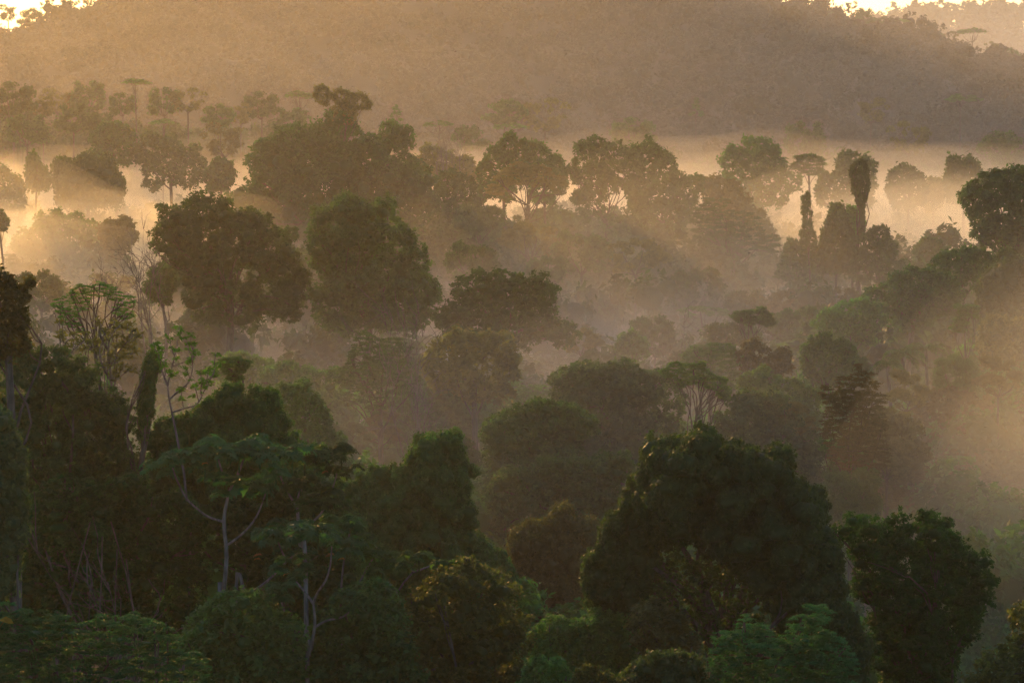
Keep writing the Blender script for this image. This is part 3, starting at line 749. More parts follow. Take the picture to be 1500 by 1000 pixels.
    hero("broadleaf_tree", "shadowy bush massed behind the pale cecropia stems", 'bush', 163,
         [(300,720),(340,700),(400,690),(460,690),(500,700),(512,740),(520,800),(530,860),(470,890),(380,880),(320,860)], 'dark', lobe=.10, thick=.2)
    hero("broadleaf_tree", "leafy undergrowth at the feet of the pale cecropia stems", 'bush', 138,
         [(262,940),(280,912),(300,880),(330,872),(362,876),(400,890),(430,900),(450,930),(456,1030),(300,1030)], 'mid', 'big', lobe=.11)
    hero("broadleaf_tree", "dark leafy bush under the reaching cecropia bough", 'bush', 140,
         [(440,1030),(450,930),(480,890),(520,860),(548,850),(575,858),(592,880),(606,906),(600,960),(610,1030)], 'dark', 'big', lobe=.11)
    hero("feathery_tree", "flat spreading feathery canopy in the bottom corner with one yellow leaf", T, 112,
         [(-30,884),(0,882),(20,878),(44,884),(52,896),(76,894),(102,894),(112,905),(132,902),(153,898),(172,902),(190,898),(206,902),(220,893),(245,901),(262,916),(272,938),(290,944),(308,950),(314,966),(308,1030),(-30,1030)], 'blue', 'feather', lobe=.09, squash=.4, kpx=3, gap=.2)
build_heroes()
# ------------------------------------------------------------------ trees with their own build
def ppx(pts, d, dd=None):
    return np.array([px(x, y, d + (dd[i] if dd is not None else 0)) for i, (x, y) in enumerate(pts)])

def smooth_line(P, n=14):
    P = np.asarray(P, float)
    if len(P) < 3:
        t = np.linspace(0, 1, n)[:, None]; return P[0] + (P[-1] - P[0]) * t
    out = []
    Q = np.vstack([2 * P[0] - P[1], P, 2 * P[-1] - P[-2]])
    for i in range(1, len(Q) - 2):
        for t in np.linspace(0, 1, max(3, n // (len(P) - 1)), endpoint=False):
            a, b, c, e = Q[i - 1], Q[i], Q[i + 1], Q[i + 2]
            out.append(.5 * (2 * b + (c - a) * t + (2 * a - 5 * b + 4 * c - e) * t * t + (3 * b - a - 3 * c + e) * t ** 3))
    out.append(P[-1])
    return np.array(out)

def rosette(g, rng, c, r, droop=.55, n=13, fingers=8):
    """a whorl of big hand shaped leaves around a branch tip"""
    for k in range(n):
        a = 2 * math.pi * (k + rng.uniform(-.3, .3)) / n * 1.62 * 1.0
        tier = (k % 3) / 2.0
        o = np.array([math.cos(a), math.sin(a), 0])
        el = .55 - .75 * tier + rng.normal(0, .12)
        pet = c + r * (.55 + .25 * tier) * (o * math.cos(el) + np.array([0, 0, 1.]) * math.sin(el))
        tube(g, np.array([c, .5 * (c + pet) + (0, 0, .08 * r), pet]), [.02, .016, .012], 4, .4)
        N = nrm(np.array([0, 0, 1.]) + o * (.35 + .8 * droop * tier) + rng.normal(0, .18, 3))
        s = nrm(np.cross(N, [0.3, .2, 1.])); t = np.cross(N, s)
        R_ = r * rng.uniform(.42, .58)
        fa = np.arange(fingers) * 2 * math.pi / fingers + rng.uniform(0, 1)
        D = np.cos(fa)[:, None] * s + np.sin(fa)[:, None] * t
        D = nrm(D + np.array([0, 0, -droop]) * .6)
        P = pet + D * R_ * .5
        leaf_quads(g, P, np.tile(N, (fingers, 1)), D, R_, R_ * .34, np.clip(rng.normal(.5, .22), 0, 1), droop=.22)

def tufts(g, rng, c, r, n, L, style='up'):
    P = c + rng.normal(0, .45, (n, 3)) * r * (1, 1, .5)
    N = rng.normal(0, .6, (n, 3)) + np.array([0, 0, 1.])
    T = (P - c) + rng.normal(0, .3, (n, 3)) * r
    leaf_quads(g, P, N, T, L * rng.uniform(.7, 1.3, n), L * .45, np.clip(rng.normal(.5, .2, n), 0, 1))

def cecropia(label, d, trunk, branches, clusters, yellow=(), r0=.22, seed=1, leaf='blue'):
    rng = np.random.default_rng(seed)
    tp = ppx(trunk, d)
    base = np.array((tp[0][0], d, float(zg(tp[0][0], d))))
    root = empty("cecropia_tree", tuple(base))
    tag(root, label, 'tree')
    g = Geo()
    tl = smooth_line(np.vstack([base - (0, 0, 1), tp]), 20)
    tube(g, tl, np.linspace(r0 * 1.1, r0 * .45, len(tl)), 8)
    g.obj("trunk", M['pale'], root, origin=base)
    for b in branches:
        n = len(b); dep = np.linspace(0, rng.uniform(-2.2, 2.2), n)
        gb = Geo(); bl = smooth_line(ppx(b, d, dep), 14)
        tube(gb, bl, np.linspace(r0 * .55, r0 * .28, len(bl)), 7)
        gb.obj("branch", M['pale'], root, origin=base)
    g = Geo()
    for x, y, r in clusters:
        c = px(x, y, d + rng.uniform(-2, 1)); rr = r * d / F
        for _ in range(4):
            rosette(g, rng, c + rng.normal(0, .5, 3) * rr * (1, 1, .5), rr * rng.uniform(.6, .9), droop=rng.uniform(.6, 1.1))
        tube(g, smooth_line([c - (0, 0, rr * .9), c], 4), [.05, .05, .05, .05], 5, .2)
    g.obj("leaf_crown", M[leaf], root, origin=base)
    if yellow:
        for x, y, r in yellow:
            g = Geo()
            rosette(g, rng, px(x, y, d - 1.0), .62 * r * d / F, droop=1.1, n=6, fingers=7)
            g.obj("yellow_leaf", M['yellow'], root, origin=base)
    return root

def sapling(label, d, stems, tips, rng, base_x, leaf='lime', L=.34, r0=.11, tuft=16, tr=9):
    X = (base_x - 750) * d / F
    base = np.array((X, d, float(zg(X, d))))
    root = empty("sapling_tree", tuple(base)); tag(root, label, 'tree')
    g = Geo(); lines = []
    first = ppx([stems[0][0]], d)[0]
    tube(g, curve_pts(base - (0, 0, 1), first, rng, .03, 9), np.linspace(r0 * 1.8, r0, 9), 7)
    for s in stems:
        l = smooth_line(ppx(s, d, np.linspace(0, rng.uniform(-1.5, 1.5), len(s))), 16)
        tube(g, l, np.linspace(r0, r0 * .35, len(l)), 6); lines.append(l)
    A = np.concatenate(lines)
    gl = Geo()
    for x, y in tips:
        c = px(x, y, d + rng.uniform(-1.2, 1.2))
        dist = np.linalg.norm(A - (c - (0, 0, .9)), axis=1) + np.where(A[:, 2] > c[2] - .2, 5, 0)
        q = curve_pts(A[dist.argmin()], c, rng, .07, 7, sag=-.08)
        tube(g, q, np.linspace(r0 * .45, .025, 7), 5)
        tufts(gl, rng, c, tr * d / F, tuft, L)
        for _ in range(3):
            tufts(gl, rng, q[rng.integers(3, 7)] + rng.normal(0, .12, 3), tr * .7 * d / F, 6, L)
    g.obj("trunk", M['grey'], root, origin=base)
    gl.obj("leaf_crown", M[leaf], root, origin=base)
    return root

def bare_tree(label, d, x, ytop, w, rng, base_x=None, r0=.2, twigs=9, mat='grey', name="bare_tree"):
    bx = x if base_x is None else base_x
    X = (bx - 750) * d / F
    base = np.array((X, d, float(zg(X, d))))
    top = px(x, ytop, d)
    root = empty(name, tuple(base)); tag(root, label, 'tree')
    H = top[2] - base[2]
    fork = base + (top - base) * .55
    gt = Geo(); tl = curve_pts(base - (0, 0, 1), fork, rng, .03, 9)
    tube(gt, tl, np.linspace(r0 * 1.3, r0 * .8, 9), 7)
    gt.obj("trunk", M[mat], root, origin=base)
    half = .5 * w * d / F
    for k in range(6):
        gb = Geo()
        a = rng.uniform(0, 6.28)
        tgt = np.array([top[0] + half * math.cos(a) * rng.uniform(.4, 1), d + half * math.sin(a), top[2] - H * .3 * rng.random() ** 1.5])
        st = tl[rng.integers(5, 9)]
        q = curve_pts(st, tgt, rng, .07, 9, sag=.03)
        tube(gb, q, np.linspace(r0 * .5, .03, 9), 5)
        for _ in range(twigs):
            i = rng.integers(2, 8)
            ln = np.linalg.norm(tgt - st) * rng.uniform(.18, .4)
            dr = nrm(nrm(tgt - st) + rng.normal(0, .5, 3) + np.array([0, 0, .25]))
            q2 = curve_pts(q[i], q[i] + dr * ln, rng, .07, 6)
            tube(gb, q2, np.linspace(r0 * .2, .02, 6), 4)
            for _ in range(4):
                i2 = rng.integers(1, 6)
                dr2 = nrm(dr + rng.normal(0, .6, 3))
                tube(gb, curve_pts(q2[i2], q2[i2] + dr2 * ln * .5, rng, .07, 4), [.035, .03, .02, .015], 4)
        gb.obj("branch", M[mat], root, origin=base)
    return root

def palm(label, d, x, ytop, spread_px, rng, n=15):
    c = px(x, ytop, d)
    X = c[0]; base = np.array((X, d, float(zg(X, d))))
    root = empty("palm_tree", tuple(base)); tag(root, label, 'tree')
    g = Geo(); crown = c - (0, 0, .35 * spread_px * d / F)
    tube(g, curve_pts(base - (0, 0, 1), crown, rng, .02, 9), np.linspace(.28, .17, 9), 8)
    g.obj("trunk", M['grey'], root, origin=base)
    Lf = .75 * spread_px * d / F
    for k in range(n):
        a = 2 * math.pi * k * .618 + rng.uniform(-.2, .2); el = rng.uniform(.25, 1.25)
        o = np.array([math.cos(a), math.sin(a), 0])
        t = np.linspace(0, 1, 12)[:, None]
        ln = Lf * rng.uniform(.85, 1.1)
        q = crown + o * ln * t * math.cos(el * .6) + np.array([0, 0, 1.]) * ln * (math.sin(el) * t - (.75 + .35 * math.sin(el)) * t ** 2.2)
        gf = Geo(); tube(gf, q, np.linspace(.06, .015, 12), 4, .3)
        tt = np.repeat(np.linspace(.12, 1, 34), 2)
        P = np.stack([np.interp(tt, t[:, 0], q[:, i]) for i in range(3)], 1)
        side = np.cross(o, [0, 0, 1.]); sg = np.tile([1., -1.], 34)
        D = side * sg[:, None] * .8 + o * .45 + np.array([0, 0, -.5]) + rng.normal(0, .12, (68, 3))
        ll = ln * .26 * np.sin(math.pi * np.clip(tt * .85 + .12, 0, 1)) + .08
        D = nrm(D)
        leaf_quads(gf, P + D * ll[:, None] * .5, np.tile([0, 0, 1.], (68, 1)) + rng.normal(0, .25, (68, 3)), D, ll, .12 * np.ones(68), np.clip(rng.normal(.5, .2, 68), 0, 1))
        gf.obj("frond", M['mid'], root, origin=base)
    return root

def bird(label, x, y, d, span, rng, bank=.2, flap=.35):
    c = px(x, y, d)
    g = Geo()
    t = np.linspace(-.5, .5, 9)
    body = np.stack([t * span * .62, 0 * t, .03 * span * np.sin(t * 3)], 1)
    tube(g, body, span * np.array([.005, .03, .06, .075, .08, .07, .045, .04, .006]), 8, .3)
    for s in (-1, 1):                                  # wings grow out of the shoulders, two joints each
        r_ = np.array([[.10, 0, .02], [.13, s * .24, .02 + flap * .22], [.02, s * .5, .02 + flap * .25], [-.12, s * .44, flap * .22], [-.10, s * .22, flap * .16], [-.08, 0, .01]]) * span
        V = np.vstack([r_, r_ + (0, 0, .012 * span)])
        g.add(V, [(0, 1, 4, 5), (1, 2, 3, 4), (6, 11, 10, 7), (7, 10, 9, 8), (0, 6, 7, 1), (1, 7, 8, 2), (2, 8, 9, 3), (3, 9, 10, 4), (4, 10, 11, 5)], .3)
    ta = np.array([[-.26, -.02, 0], [-.26, .02, 0], [-.44, .06, .01], [-.44, -.06, .01]]) * span
    V = np.vstack([ta, ta + (0, 0, .01 * span)])
    g.add(V, [(0, 1, 2, 3), (4, 7, 6, 5), (0, 4, 5, 1), (1, 5, 6, 2), (2, 6, 7, 3), (3, 7, 4, 0)], .3)
    o = g.obj("bird", M['bark'])
    o.location = c; o.rotation_euler = (bank, .1, rng.uniform(-.6, .6))
    tag(o, label, 'bird', None)
    return o

def build_specials():
    rng = np.random.default_rng(77)
    cecropia("cecropia with a tall pale curved trunk and drooping leaf umbrellas under the creeper dome", 152,
             [(322, 910), (326, 880), (332, 815), (328, 762), (336, 721), (348, 695), (357, 672)],
             [[(328, 764), (306, 757), (289, 745), (272, 728), (258, 700), (253, 685)], [(334, 797), (352, 784), (370, 765), (381, 745), (389, 722)], [(336, 722), (330, 705), (322, 680), (318, 664)]],
             [(253, 676, 30), (285, 652, 34), (318, 656, 32), (350, 662, 34), (380, 658, 32), (332, 704, 22), (391, 712, 34), (300, 690, 20), (404, 690, 24), (428, 668, 30)],
             [(338, 668, 10), (300, 678, 9)], seed=3, r0=.13)
    cecropia("cecropia with a forked pale trunk and yellow dying leaves, in the bottom thicket", 138,
             [(450, 1000), (454, 960), (461, 915), (459, 882)],
             [[(455, 942), (440, 925), (428, 918), (418, 898), (412, 880)], [(461, 918), (480, 908), (500, 904), (516, 892)], [(459, 884), (448, 868), (434, 852), (424, 838)], [(459, 882), (466, 866), (477, 850), (484, 826), (486, 800)]],
             [(401, 782, 34), (424, 826, 26), (412, 852, 22), (440, 772, 24), (466, 776, 32), (490, 800, 30), (520, 882, 26), (410, 872, 20), (452, 828, 18)],
             [(378, 812, 12), (484, 812, 13), (500, 818, 10), (420, 840, 9)], seed=4, r0=.12)
    cecropia("cecropia with one long pale bough reaching out to a dark leaf umbrella", 146,
             [(500, 960), (506, 920), (516, 894), (528, 888)],
             [[(528, 888), (556, 878), (580, 868), (592, 852), (604, 838), (608, 824)], [(604, 838), (622, 832), (636, 826)], [(516, 894), (524, 862), (534, 838), (546, 818)], [(506, 920), (500, 870), (504, 820), (512, 782)]],
             [(598, 824, 20), (614, 818, 22), (638, 824, 20), (548, 808, 30), (530, 802, 24), (512, 770, 30), (490, 760, 28), (560, 830, 18)],
             [], seed=5, r0=.12, leaf='dark')
    cecropia("thin dark cecropia with narrow hanging leaf whorls beside the creeper dome", 156,
             [(448, 860), (440, 800), (436, 740), (442, 712)],
             [[(440, 790), (454, 768), (470, 752), (482, 730), (490, 706), (496, 684)], [(437, 745), (424, 725), (412, 700), (404, 676)]],
             [(500, 668, 22), (508, 688, 18), (490, 682, 18), (446, 668, 32), (470, 660, 24), (472, 722, 28), (440, 704, 24), (458, 740, 22)],
             [(476, 690, 9)], seed=6, r0=.13, leaf='dark')
    cecropia("leaning grey cecropia stem with few leaves behind the forked one", 158,
             [(345, 886), (362, 872), (392, 850), (420, 822), (436, 810)],
             [[(420, 822), (410, 800), (404, 780)]], [(440, 800, 20), (404, 770, 20)], [(377, 818, 9)], seed=8, r0=.10)
    sapling("bare branched sapling with leaf tufts at its tips, above the creeper dome", 160,
            [[(252, 604), (248, 585), (246, 565), (250, 545), (256, 520), (261, 497)], [(248, 585), (262, 572), (276, 560), (282, 540), (282, 520)],
             [(252, 604), (270, 598), (288, 592), (298, 575), (305, 555)], [(246, 565), (238, 545), (234, 525), (240, 508)]],
            [(262, 479), (248, 497), (268, 494), (280, 492), (284, 503), (282, 517), (288, 518), (260, 512), (224, 505), (232, 508), (316, 518), (318, 531), (306, 540), (294, 546), (312, 548), (272, 539), (250, 544), (265, 570), (285, 566), (296, 560), (240, 530)],
            rng, 252, tr=7, tuft=13, r0=.06)
    sapling("twiggy yellow green sapling under the tall tree with feathery tiers", 172,
            [[(163, 560), (161, 535), (158, 512), (164, 490), (176, 476)], [(161, 535), (174, 515), (186, 500), (194, 482)], [(163, 560), (150, 535), (146, 515), (150, 498)], [(158, 512), (146, 490), (152, 470)]],
            [(150, 482), (165, 486), (177, 478), (188, 475), (196, 482), (204, 490), (185, 494), (172, 505), (150, 498), (142, 512), (190, 508), (160, 520), (178, 522), (200, 515), (146, 470), (168, 470), (136, 500), (182, 535), (152, 535), (170, 545), (195, 540)],
            rng, 163, leaf='olive', tr=10, tuft=20, r0=.07)
    sapling("slim leafy twig tree standing at the rim of the massive green tree", 178,
            [[(90, 545), (89, 515), (88, 490), (87, 470)], [(89, 515), (98, 500), (108, 494)], [(90, 530), (116, 505), (128, 494)]],
            [(87, 470), (92, 484), (88, 492), (108, 490), (116, 497), (126, 490), (132, 500), (100, 504), (120, 510)],
            rng, 90, leaf='olive', tr=8, tuft=14, r0=.05)
    bare_tree("leafless tree with a fan of fine branches touching the huge round tree", 448, 212, 366, 62, rng, base_x=230, r0=.28)
    bare_tree("small leafless tree fading in fog beside the fan branched bare one", 500, 170, 386, 52, rng, r0=.2)
    bare_tree("dead branching snag poking out of the pale ragged tree in the fog", 815, 668, 198, 30, rng, r0=.34)
    bare_tree("single dead spike with stub branches beside the branching snag", 812, 646, 198, 14, rng, r0=.28)
    bare_tree("grey twigs of a dead tree beside the layered tree with slanting boughs", 285, 620, 502, 30, rng, r0=.12)
    bare_tree("grey leafless tree in the deep shade of the foreground bank", 148, 158, 745, 60, rng, base_x=156, r0=.09, twigs=3, mat='bark')
    bare_tree("twiggy half bare tree on the misty rise beyond the flat umbrella", 330, 990, 494, 50, rng, r0=.12)
    palm("palm with arching fronds in the golden mist, nearer the domed green tree", 300, 1322, 500, 52, rng)
    palm("taller palm with drooping fronds in golden mist, beside the arching one", 305, 1356, 490, 60, rng)
    palm("small palm nodding below the two palms in the golden mist", 290, 1300, 520, 40, rng, n=11)
    bird("small dark bird gliding before the hazy hillside", 667, 76, 420, .62, rng)
    bird("tiny distant bird flying before the hazy hillside, lower wing raised", 630, 92, 560, .35, rng, bank=-.5)
    bird("dark bird with bent wings skimming the mist by the layered dark crown", 1097, 371, 430, .62, rng, bank=.4, flap=.6)
    # one yellow leaf on the corner canopy, close to the lens
    corner = [o for o in scene.objects if o.get("label", "").startswith("flat spreading feathery canopy")][0]
    g = Geo(); c = px(8, 907, 60.0)
    c = px(8, 907, 108.0)
    leaf_quads(g, np.array([c, c + (.12, 0, -.05)]), np.array([[.2, -1., .5], [.1, -1., .3]]), np.array([[1., 0, .2], [1., 0, -.4]]), np.array([.5, .42]), np.array([.26, .2]), .5)
    tube(g, smooth_line([c, c + (-.5, .6, -.6)], 5), [.02] * 5, 5, .3)
    g.obj("yellow_leaf", M['yellow'], corner, origin=corner.location)

def build_fillers():
    rng = np.random.default_rng(303)
    protos = {}
    def proto(kind, cls):
        key = (kind, cls)
        if key in protos: return protos[key]
        L = {'far': .85, 'mid': .55, 'near': .30}[cls]
        W0 = 18.0
        lobes = []
        n = {'round': 34, 'ragged': 24, 'flat': 22, 'cone': 26}[kind]
        for k in range(n):
            a = rng.uniform(0, 6.28); u = math.sqrt(rng.random())
            if kind == 'flat':
                z = -2.2 * u * u - rng.uniform(0, 1.2); rr = 7.6 * u; r = rng.uniform(1.3, 2.0); q = .4
            elif kind == 'cone':
                t = rng.random(); z = -14 * t - .6; rr = (.4 + 6.5 * t) * (.6 + .4 * u); r = rng.uniform(.9, 1.7); q = .7
            else:
                z = -9 * rng.random() ** 1.0 - 1.4; e = math.sqrt(max(.05, 1 - ((z + 6.0) / 6.2) ** 2)); rr = 7.4 * e * (.45 + .55 * u); r = rng.uniform(1.2, 2.3); q = .8
                if kind == 'ragged': rr *= rng.uniform(.7, 1.2); r *= .9
            lobes.append((rr * math.cos(a), rr * math.sin(a), z, r, r, r * q))
        lobes = np.array(lobes)
        root = empty("broadleaf_tree", (0, 0, 0))
        g = Geo(); lobe_leaves(g, rng, lobes, L, 1.5, 'flat' if kind == 'flat' else 'broad', gap=.3)
        g.obj("crown", M[{'round': 'dark', 'ragged': 'olive', 'flat': 'mid', 'cone': 'dark'}[kind]], root)
        gt = Geo(); fork = np.array([.3, .2, -12. if kind != 'flat' else -8.])
        tl = curve_pts((0, 0, -75), fork, rng, .004, 9); tube(gt, tl, np.linspace(.5, .32, 9), 7)
        for i in range(7):
            tube(gt, curve_pts(fork, lobes[i, :3], rng, .08, 6), np.linspace(.2, .05, 6), 5)
        gt.obj("trunk", M['bark'], root)
        protos[key] = [root, False]
        return protos[key]
    for x, yt, wpx, d, kind, label in FILL:
        cls = 'far' if d > 760 else 'mid' if d > 380 else 'near'
        p = proto(kind, cls)
        s = wpx * d / F / 16.5
        src = p[0]
        if not p[1]:
            r = src; p[1] = True
        else:
            r = src.copy(); COL.objects.link(r)
            for ch in list(src.children):
                c = ch.copy(); COL.objects.link(c); c.parent = r
        P = px(x, yt, d)
        r.location = P
        sz = s * rng.uniform(.9, 1.15)
        r.scale = (s, s, sz)
        r.rotation_euler = (0, 0, rng.uniform(0, 6.28))
        r.name = "umbrella_tree" if kind == 'flat' else "broadleaf_tree"
        for k in ("label", "category", "group"):
            if k in r: del r[k]
        tag(r, label, 'tree', None)
FILL = [
    # hill foot, left
    (20, 120, 74, 960, 'round', "hazy round tree at the hill foot, nearest the glowing corner"),
    (62, 141, 46, 940, 'ragged', "hazy low tree stepping down from the round one at the hill foot"),
    (106, 152, 62, 930, 'round', "hazy wide tree in the hollow of the hill foot row"),
    (88, 128, 60, 1050, 'ragged', "pale hazy ragged tree standing behind the wide hill foot tree"),
    (128, 118, 58, 1050, 'round', "pale hazy tree paired with the ragged one behind the hill foot"),
    (199, 115, 48, 960, 'flat', "tallest hazy flat topped tree of the hill foot row"),
    (180, 136, 44, 970, 'round', "hazy tree under the flat top of the tallest hill foot tree"),
    (240, 128, 52, 965, 'round', "hazy tree sloping down from the tallest hill foot tree"),
    (276, 127, 56, 955, 'ragged', "hazy ragged tree with a raised knob in the hill foot row"),
    (318, 152, 50, 950, 'round', "low hazy tree in the dip of the hill foot row"),
    (352, 150, 40, 970, 'ragged', "small hazy tree beside the dip of the hill foot row"),
    (384, 134, 56, 985, 'round', "hazy domed tree near the end of the hill foot row"),
    (440, 133, 52, 990, 'flat', "hazy umbrella tree just short of the emergent tuft"),
    (424, 158, 60, 960, 'round', "low hazy tree beneath the umbrella near the emergent tuft"),
    (238, 174, 40, 900, 'flat', "small low umbrella tree over the mist below the hill foot row"),
    (150, 166, 52, 905, 'round', "hazy tree behind the leaning crowned tree on the misty slope"),
    (40, 168, 70, 900, 'round', "broad hazy tree below the hill foot row by the picture edge"),
    (330, 178, 70, 900, 'ragged', "low hazy canopy tree above the bright mist behind the giant mass"),
    (580, 154, 32, 960, 'cone', "small hazy pointed tree beyond the giant mass"),
    (643, 177, 44, 950, 'flat', "faint flat tree in haze above the dead snags"),
    (738, 145, 64, 1020, 'round', "faint round tree in haze, one of two on the lower hillside"),
    (800, 141, 74, 1030, 'ragged', "faint wide tree in haze, partner of the round one on the lower hillside"),
    (748, 180, 50, 930, 'flat', "faint umbrella tree in haze above the three headed tree"),
    (690, 183, 56, 960, 'round', "faint low tree in haze between the dead snags and three headed tree"),
    (1020, 144, 30, 1120, 'cone', "faint narrow tree in haze on the lower hillside"),
    (1276, 142, 52, 1120, 'ragged', "faint ragged tree in haze above the draped snag"),
    (1408, 138, 60, 1150, 'flat', "faint umbrella crown on the hillside above the twin headed column"),
    (1180, 178, 66, 1010, 'round', "faint rounded tree in haze above the small flat topped tree"),
    (1330, 176, 66, 1000, 'ragged', "faint tree in haze above the square shouldered tree"),
    (930, 172, 70, 1010, 'round', "faint broad tree in haze above the tree with the glowing gap"),
    (1475, 192, 80, 960, 'round', "hazy tree above the big dark edge tree"),
    # hill crest
    (12, 6, 34, 1600, 'ragged', "gappy crest tree cut by sunlit sky at the picture corner"),
    (44, 12, 38, 1610, 'round', "crest tree between two windows of bright sky"),
    (72, 24, 20, 1600, 'flat', "tiny flat crest tree in the bright sky notch"),
    (112, -6, 46, 1600, 'ragged', "tall crest tree beside the bright sky notch"),
    (160, 4, 36, 1620, 'ragged', "crest tree with sparkling gaps of sky in its crown"),
    (1196, 2, 20, 1640, 'flat', "small flat topped tree where the hill crest dips out of the frame"),
    (1222, 14, 34, 1640, 'round', "low round crest tree beside the lone tall one"),
    (1248, 2, 18, 1645, 'ragged', "lone tall narrow tree breaking the hill crest"),
    (1268, 12, 34, 1640, 'round', "dense crest tree just under the lone tall one"),
    (1292, 24, 34, 1640, 'round', "crest tree on the descending hill line, before the flat topped pair"),
    (1320, 27, 26, 1640, 'flat', "flat topped crest tree with thin limbs on the descending hill line"),
    (1362, 42, 36, 1640, 'round', "crest tree at the start of the lower hill shoulder"),
    (1388, 45, 34, 1640, 'ragged', "ragged crest tree in the middle of the lower hill shoulder"),
    (1424, 41, 44, 1640, 'flat', "wide umbrella tree on the lower hill shoulder"),
    (1452, 60, 24, 1640, 'ragged', "thin crest tree behind the umbrella on the lower hill shoulder"),
    (1476, 70, 34, 1640, 'round', "last crest tree where the shoulder falls to the frame edge"),
    # valley middle
    (700, 296, 90, 610, 'round', "shaded tree under the umbrella crown with fanning limbs"),
    (780, 318, 90, 590, 'ragged', "dim tree in the slanting sunbeams of the mid valley"),
    (850, 336, 90, 580, 'round', "dim tree below the pale gap of the dense dark tree"),
    (690, 352, 80, 540, 'round', "dim tree behind the broad layered dark tree"),
    (930, 345, 90, 560, 'ragged', "dim tree on the slope under the tall rounded dark tree"),
    (800, 372, 70, 560, 'round', "dim low tree between sunbeams beyond the broad layered tree"),
    (1020, 390, 90, 540, 'round', "foggy tree below the layered dark crown on the slope"),
    (1090, 424, 70, 520, 'round', "first foggy tree of the low level row behind the neat umbrella tree"),
    (1140, 419, 66, 525, 'ragged', "ragged foggy tree of the low level row behind the neat umbrella tree"),
    (1190, 416, 70, 520, 'round', "foggy tree in the low level row, below the slim column tree"),
    (1234, 417, 62, 515, 'ragged', "last foggy tree of the low level row, below the creeper stump"),
    (1030, 446, 76, 500, 'flat', "flat foggy canopy tree left in the hollow by the neat umbrella tree"),
    (1170, 446, 80, 480, 'round', "rounded foggy tree nearer than the low level row"),
    (960, 462, 80, 470, 'round', "foggy tree on the pale slope behind the little round misty tree"),
    (850, 478, 60, 450, 'ragged', "dim tree trailing from the broad layered dark tree"),
    (880, 510, 66, 400, 'round', "dim bushy tree behind the broad brown green tree"),
    (60, 395, 80, 520, 'round', "ghostly tree in the fog under the pale dome shaped tree"),
    (420, 330, 40, 560, 'round', "ghostly tree in the cleft between the two great dark trees"),
    # nearer canopy
    (1030, 505, 70, 330, 'round', "misty tree behind the level topped hedge of foliage"),
    (1330, 540, 80, 275, 'ragged', "sunlit ragged tree beneath the palms"),
    (1400, 522, 76, 290, 'round', "golden misty tree beneath the thin two tufted tree"),
    (1465, 520, 90, 280, 'ragged', "golden misty tree behind the sunlit dome at the picture edge"),
    (1250, 520, 60, 310, 'round', "misty tree between the dome topped green tree and the palms"),
    (1160, 585, 90, 262, 'ragged', "pale leafy tree below the pale misty green tree"),
    (1300, 640, 90, 256, 'ragged', "rough leafy tree on the flank of the smooth dome tree"),
    (1440, 640, 110, 290, 'round', "golden hazed tree beneath the sunlit dome at the picture edge"),
    (660, 640, 90, 262, 'round', "shaded tree behind the knobbed creeper tower"),
    (500, 620, 90, 280, 'round', "shaded tree in the hollow behind the creeper tower"),
    (560, 600, 70, 290, 'ragged', "ragged tree below the layered tree with slanting boughs"),
    (1250, 690, 100, 240, 'round', "shadowy round tree behind the full dark round tree"),
    (1400, 720, 110, 262, 'ragged', "hazed ragged tree behind the full dark round tree"),
]
build_specials()
build_fillers()


# ------------------------------------------------------------------ air
def closed_heap(name, label, cx, cy, rx, ry, h, mat, seed, rot=0.0, bottom=-4.0, p=1.0, nx=28, ny=20, rough=.35):
    if rx > 600: nx, ny = 64, 40
    """a low bank of mist: flat bottom under the ground, uneven domed top that thins out to its rim"""
    rng = np.random.default_rng(seed)
    ph = rng.uniform(0, 6.28, 8)
    rr = np.linspace(0, 1, nx); aa = np.arange(ny * 2) * math.pi / ny
    A, B = np.meshgrid(rr, aa, indexing='ij')
    wob = 1 + .12 * np.sin(3 * B + ph[0]) + .08 * np.sin(5 * B + ph[1]) + .05 * np.sin(11 * B + ph[2])
    x = A * wob * np.cos(B); y = A * wob * np.sin(B)
    top = (1 - A ** 2) ** p * (1 + rough * (.7 * np.sin(4 * x + ph[2]) * np.cos(3 * y + ph[3]) + .5 * np.sin(9 * x + ph[4]) * np.cos(7 * y + ph[5]) + .35 * np.sin(17 * x + ph[6]) * np.cos(15 * y + ph[7])))
    c, s_ = math.cos(rot), math.sin(rot)
    X = cx + x * rx * c - y * ry * s_; Y = cy + x * rx * s_ + y * ry * c
    if rx > 300:
        top = top * (1 + .05 * np.sin(X * .041 + ph[6]) * np.cos(Y * .033 + ph[7]) + .07 * np.sin(X * .11 + ph[1]) * np.cos(Y * .07 + ph[2]))
    Vt = np.stack([X, Y, bottom + 1.0 + np.maximum(top, 0) * (h - bottom)], -1)
    Vb = np.stack([X, Y, np.full_like(X, bottom)], -1)
    n = ny * 2
    V = np.concatenate([Vt.reshape(-1, 3), Vb.reshape(-1, 3)])
    i, j = np.meshgrid(np.arange(nx - 1), np.arange(n), indexing='ij')
    q = np.stack([i * n + j, (i + 1) * n + j, (i + 1) * n + (j + 1) % n, i * n + (j + 1) % n], -1).reshape(-1, 4)
    off = nx * n
    qb = q[:, ::-1] + off
    e = (nx - 1) * n + np.arange(n); e2 = (nx - 1) * n + (np.arange(n) + 1) % n
    qs = np.stack([e, e + off, e2 + off, e2], 1)
    g = Geo(); g.add(V, np.concatenate([q, qb, qs]), .5)
    o = g.obj(name, mat, smooth_faces=True)
    tag(o, label, None, kind='stuff')
    return o
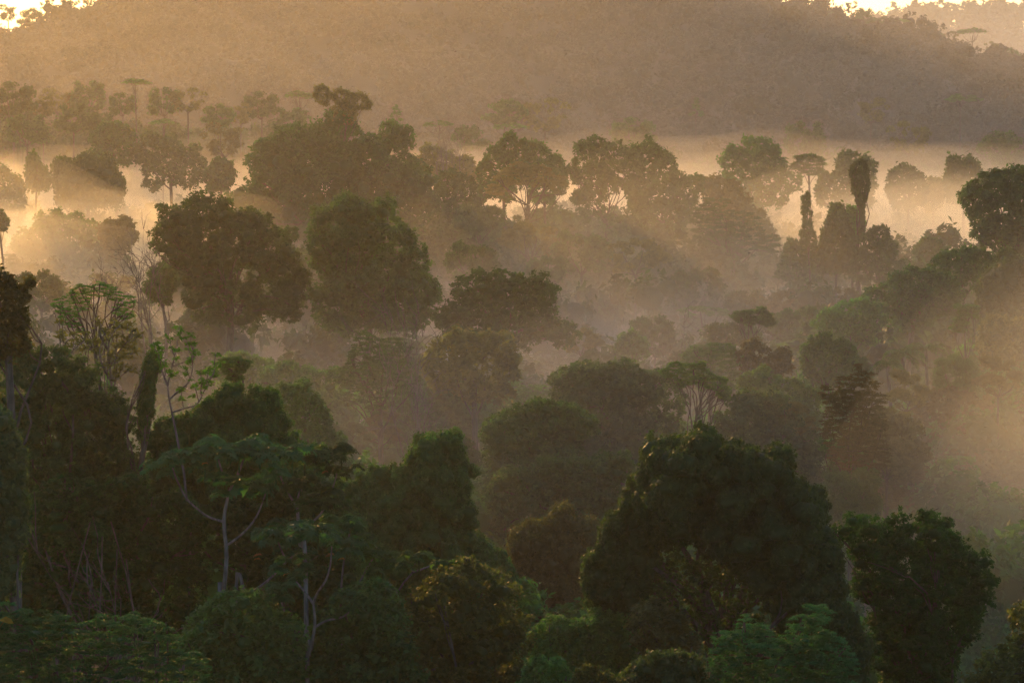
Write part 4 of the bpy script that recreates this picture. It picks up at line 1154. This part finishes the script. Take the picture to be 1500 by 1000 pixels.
def build_air():
    g = Geo()
    x0, x1, y0, y1, z0, z1 = -1450, 1450, -200, 3450, -12, 175
    V = [(x0, y0, z0), (x1, y0, z0), (x1, y1, z0), (x0, y1, z0), (x0, y0, z1), (x1, y0, z1), (x1, y1, z1), (x0, y1, z1)]
    g.add(V, [(0, 3, 2, 1), (4, 5, 6, 7), (0, 1, 5, 4), (1, 2, 6, 5), (2, 3, 7, 6), (3, 0, 4, 7)], .5)
    o = g.obj("haze", volume_mat("haze_air", HAZE_DENSITY, (.98, .97, .95), HAZE_G))
    tag(o, "thin morning haze over the whole forest", None, kind='stuff')
    for k, (cx, cy_, rx, ry, h, den, n, fl, lab) in enumerate(MIST):
        # several shells, each thinner mist reaching wider, so that the bank has no edge
        rng = np.random.default_rng(900 + k)
        sun_tinted = lab.startswith(("band", "pool", "glowing", "wisp", "mist crossed"))  # sunlight's gold tinted into these banks, the rest grey as though in shade
        m = volume_mat("sun_tinted_mist_air" if sun_tinted else "grey_mist_air", den / n, (.99, .935, .77) if sun_tinted else (.97, .97, .98), .62 if sun_tinted or h > 80 else .38)  # low grey banks scatter less forward, to look shaded
        for q in range(n):
            t = q / (n - 1)
            f = 1.28 - .78 * t
            closed_heap("mist_bank", lab, cx + rng.normal(0, .07) * min(rx, 130), cy_ + rng.normal(0, .07) * ry, rx * f, ry * f, h * (1.25 - .8 * t), m, 40 + k * 11 + q, p=fl, rough=.30 if rx < 300 else .10)
MIST = [   # x, y, radii, height, density, shells, how flat the top is
    (20, 1330, 520, 430, 95, .00058, 4, 1.25, "thin veil of haze against the hillside"),
    (420, 2250, 420, 330, 125, .0009, 3, 1.25, "pale haze hanging before the farthest ridge"),
    (0, 740, 380, 470, 50, .00020, 4, 1.25, "thin mist filling the whole valley"),
    (20, 900, 800, 112, 23, .019, 10, 1.0, "band of glowing mist at the foot of the hill"),
    (-150, 606, 122, 138, 24, .026, 12, .6, "pool of bright mist between the tall trees and the valley side"),
    (124, 690, 82, 105, 26, .018, 10, .8, "glowing mist behind the vine draped snag"),
    (28, 560, 74, 84, 36, .0034, 8, 1.0, "mist crossed by sunbeams in the middle of the valley"),
    (-5, 480, 125, 88, 19, .0058, 8, 1.0, "thin mist around the feet of the big round trees"),
    (10, 272, 95, 100, 34, .0040, 9, 1.1, "grey mist drifting between the nearer rows of trees"),
    (76, 238, 47, 68, 43, .020, 14, .8, "wisp of mist in the sunbeam by the golden dome tree"),
]
build_air()
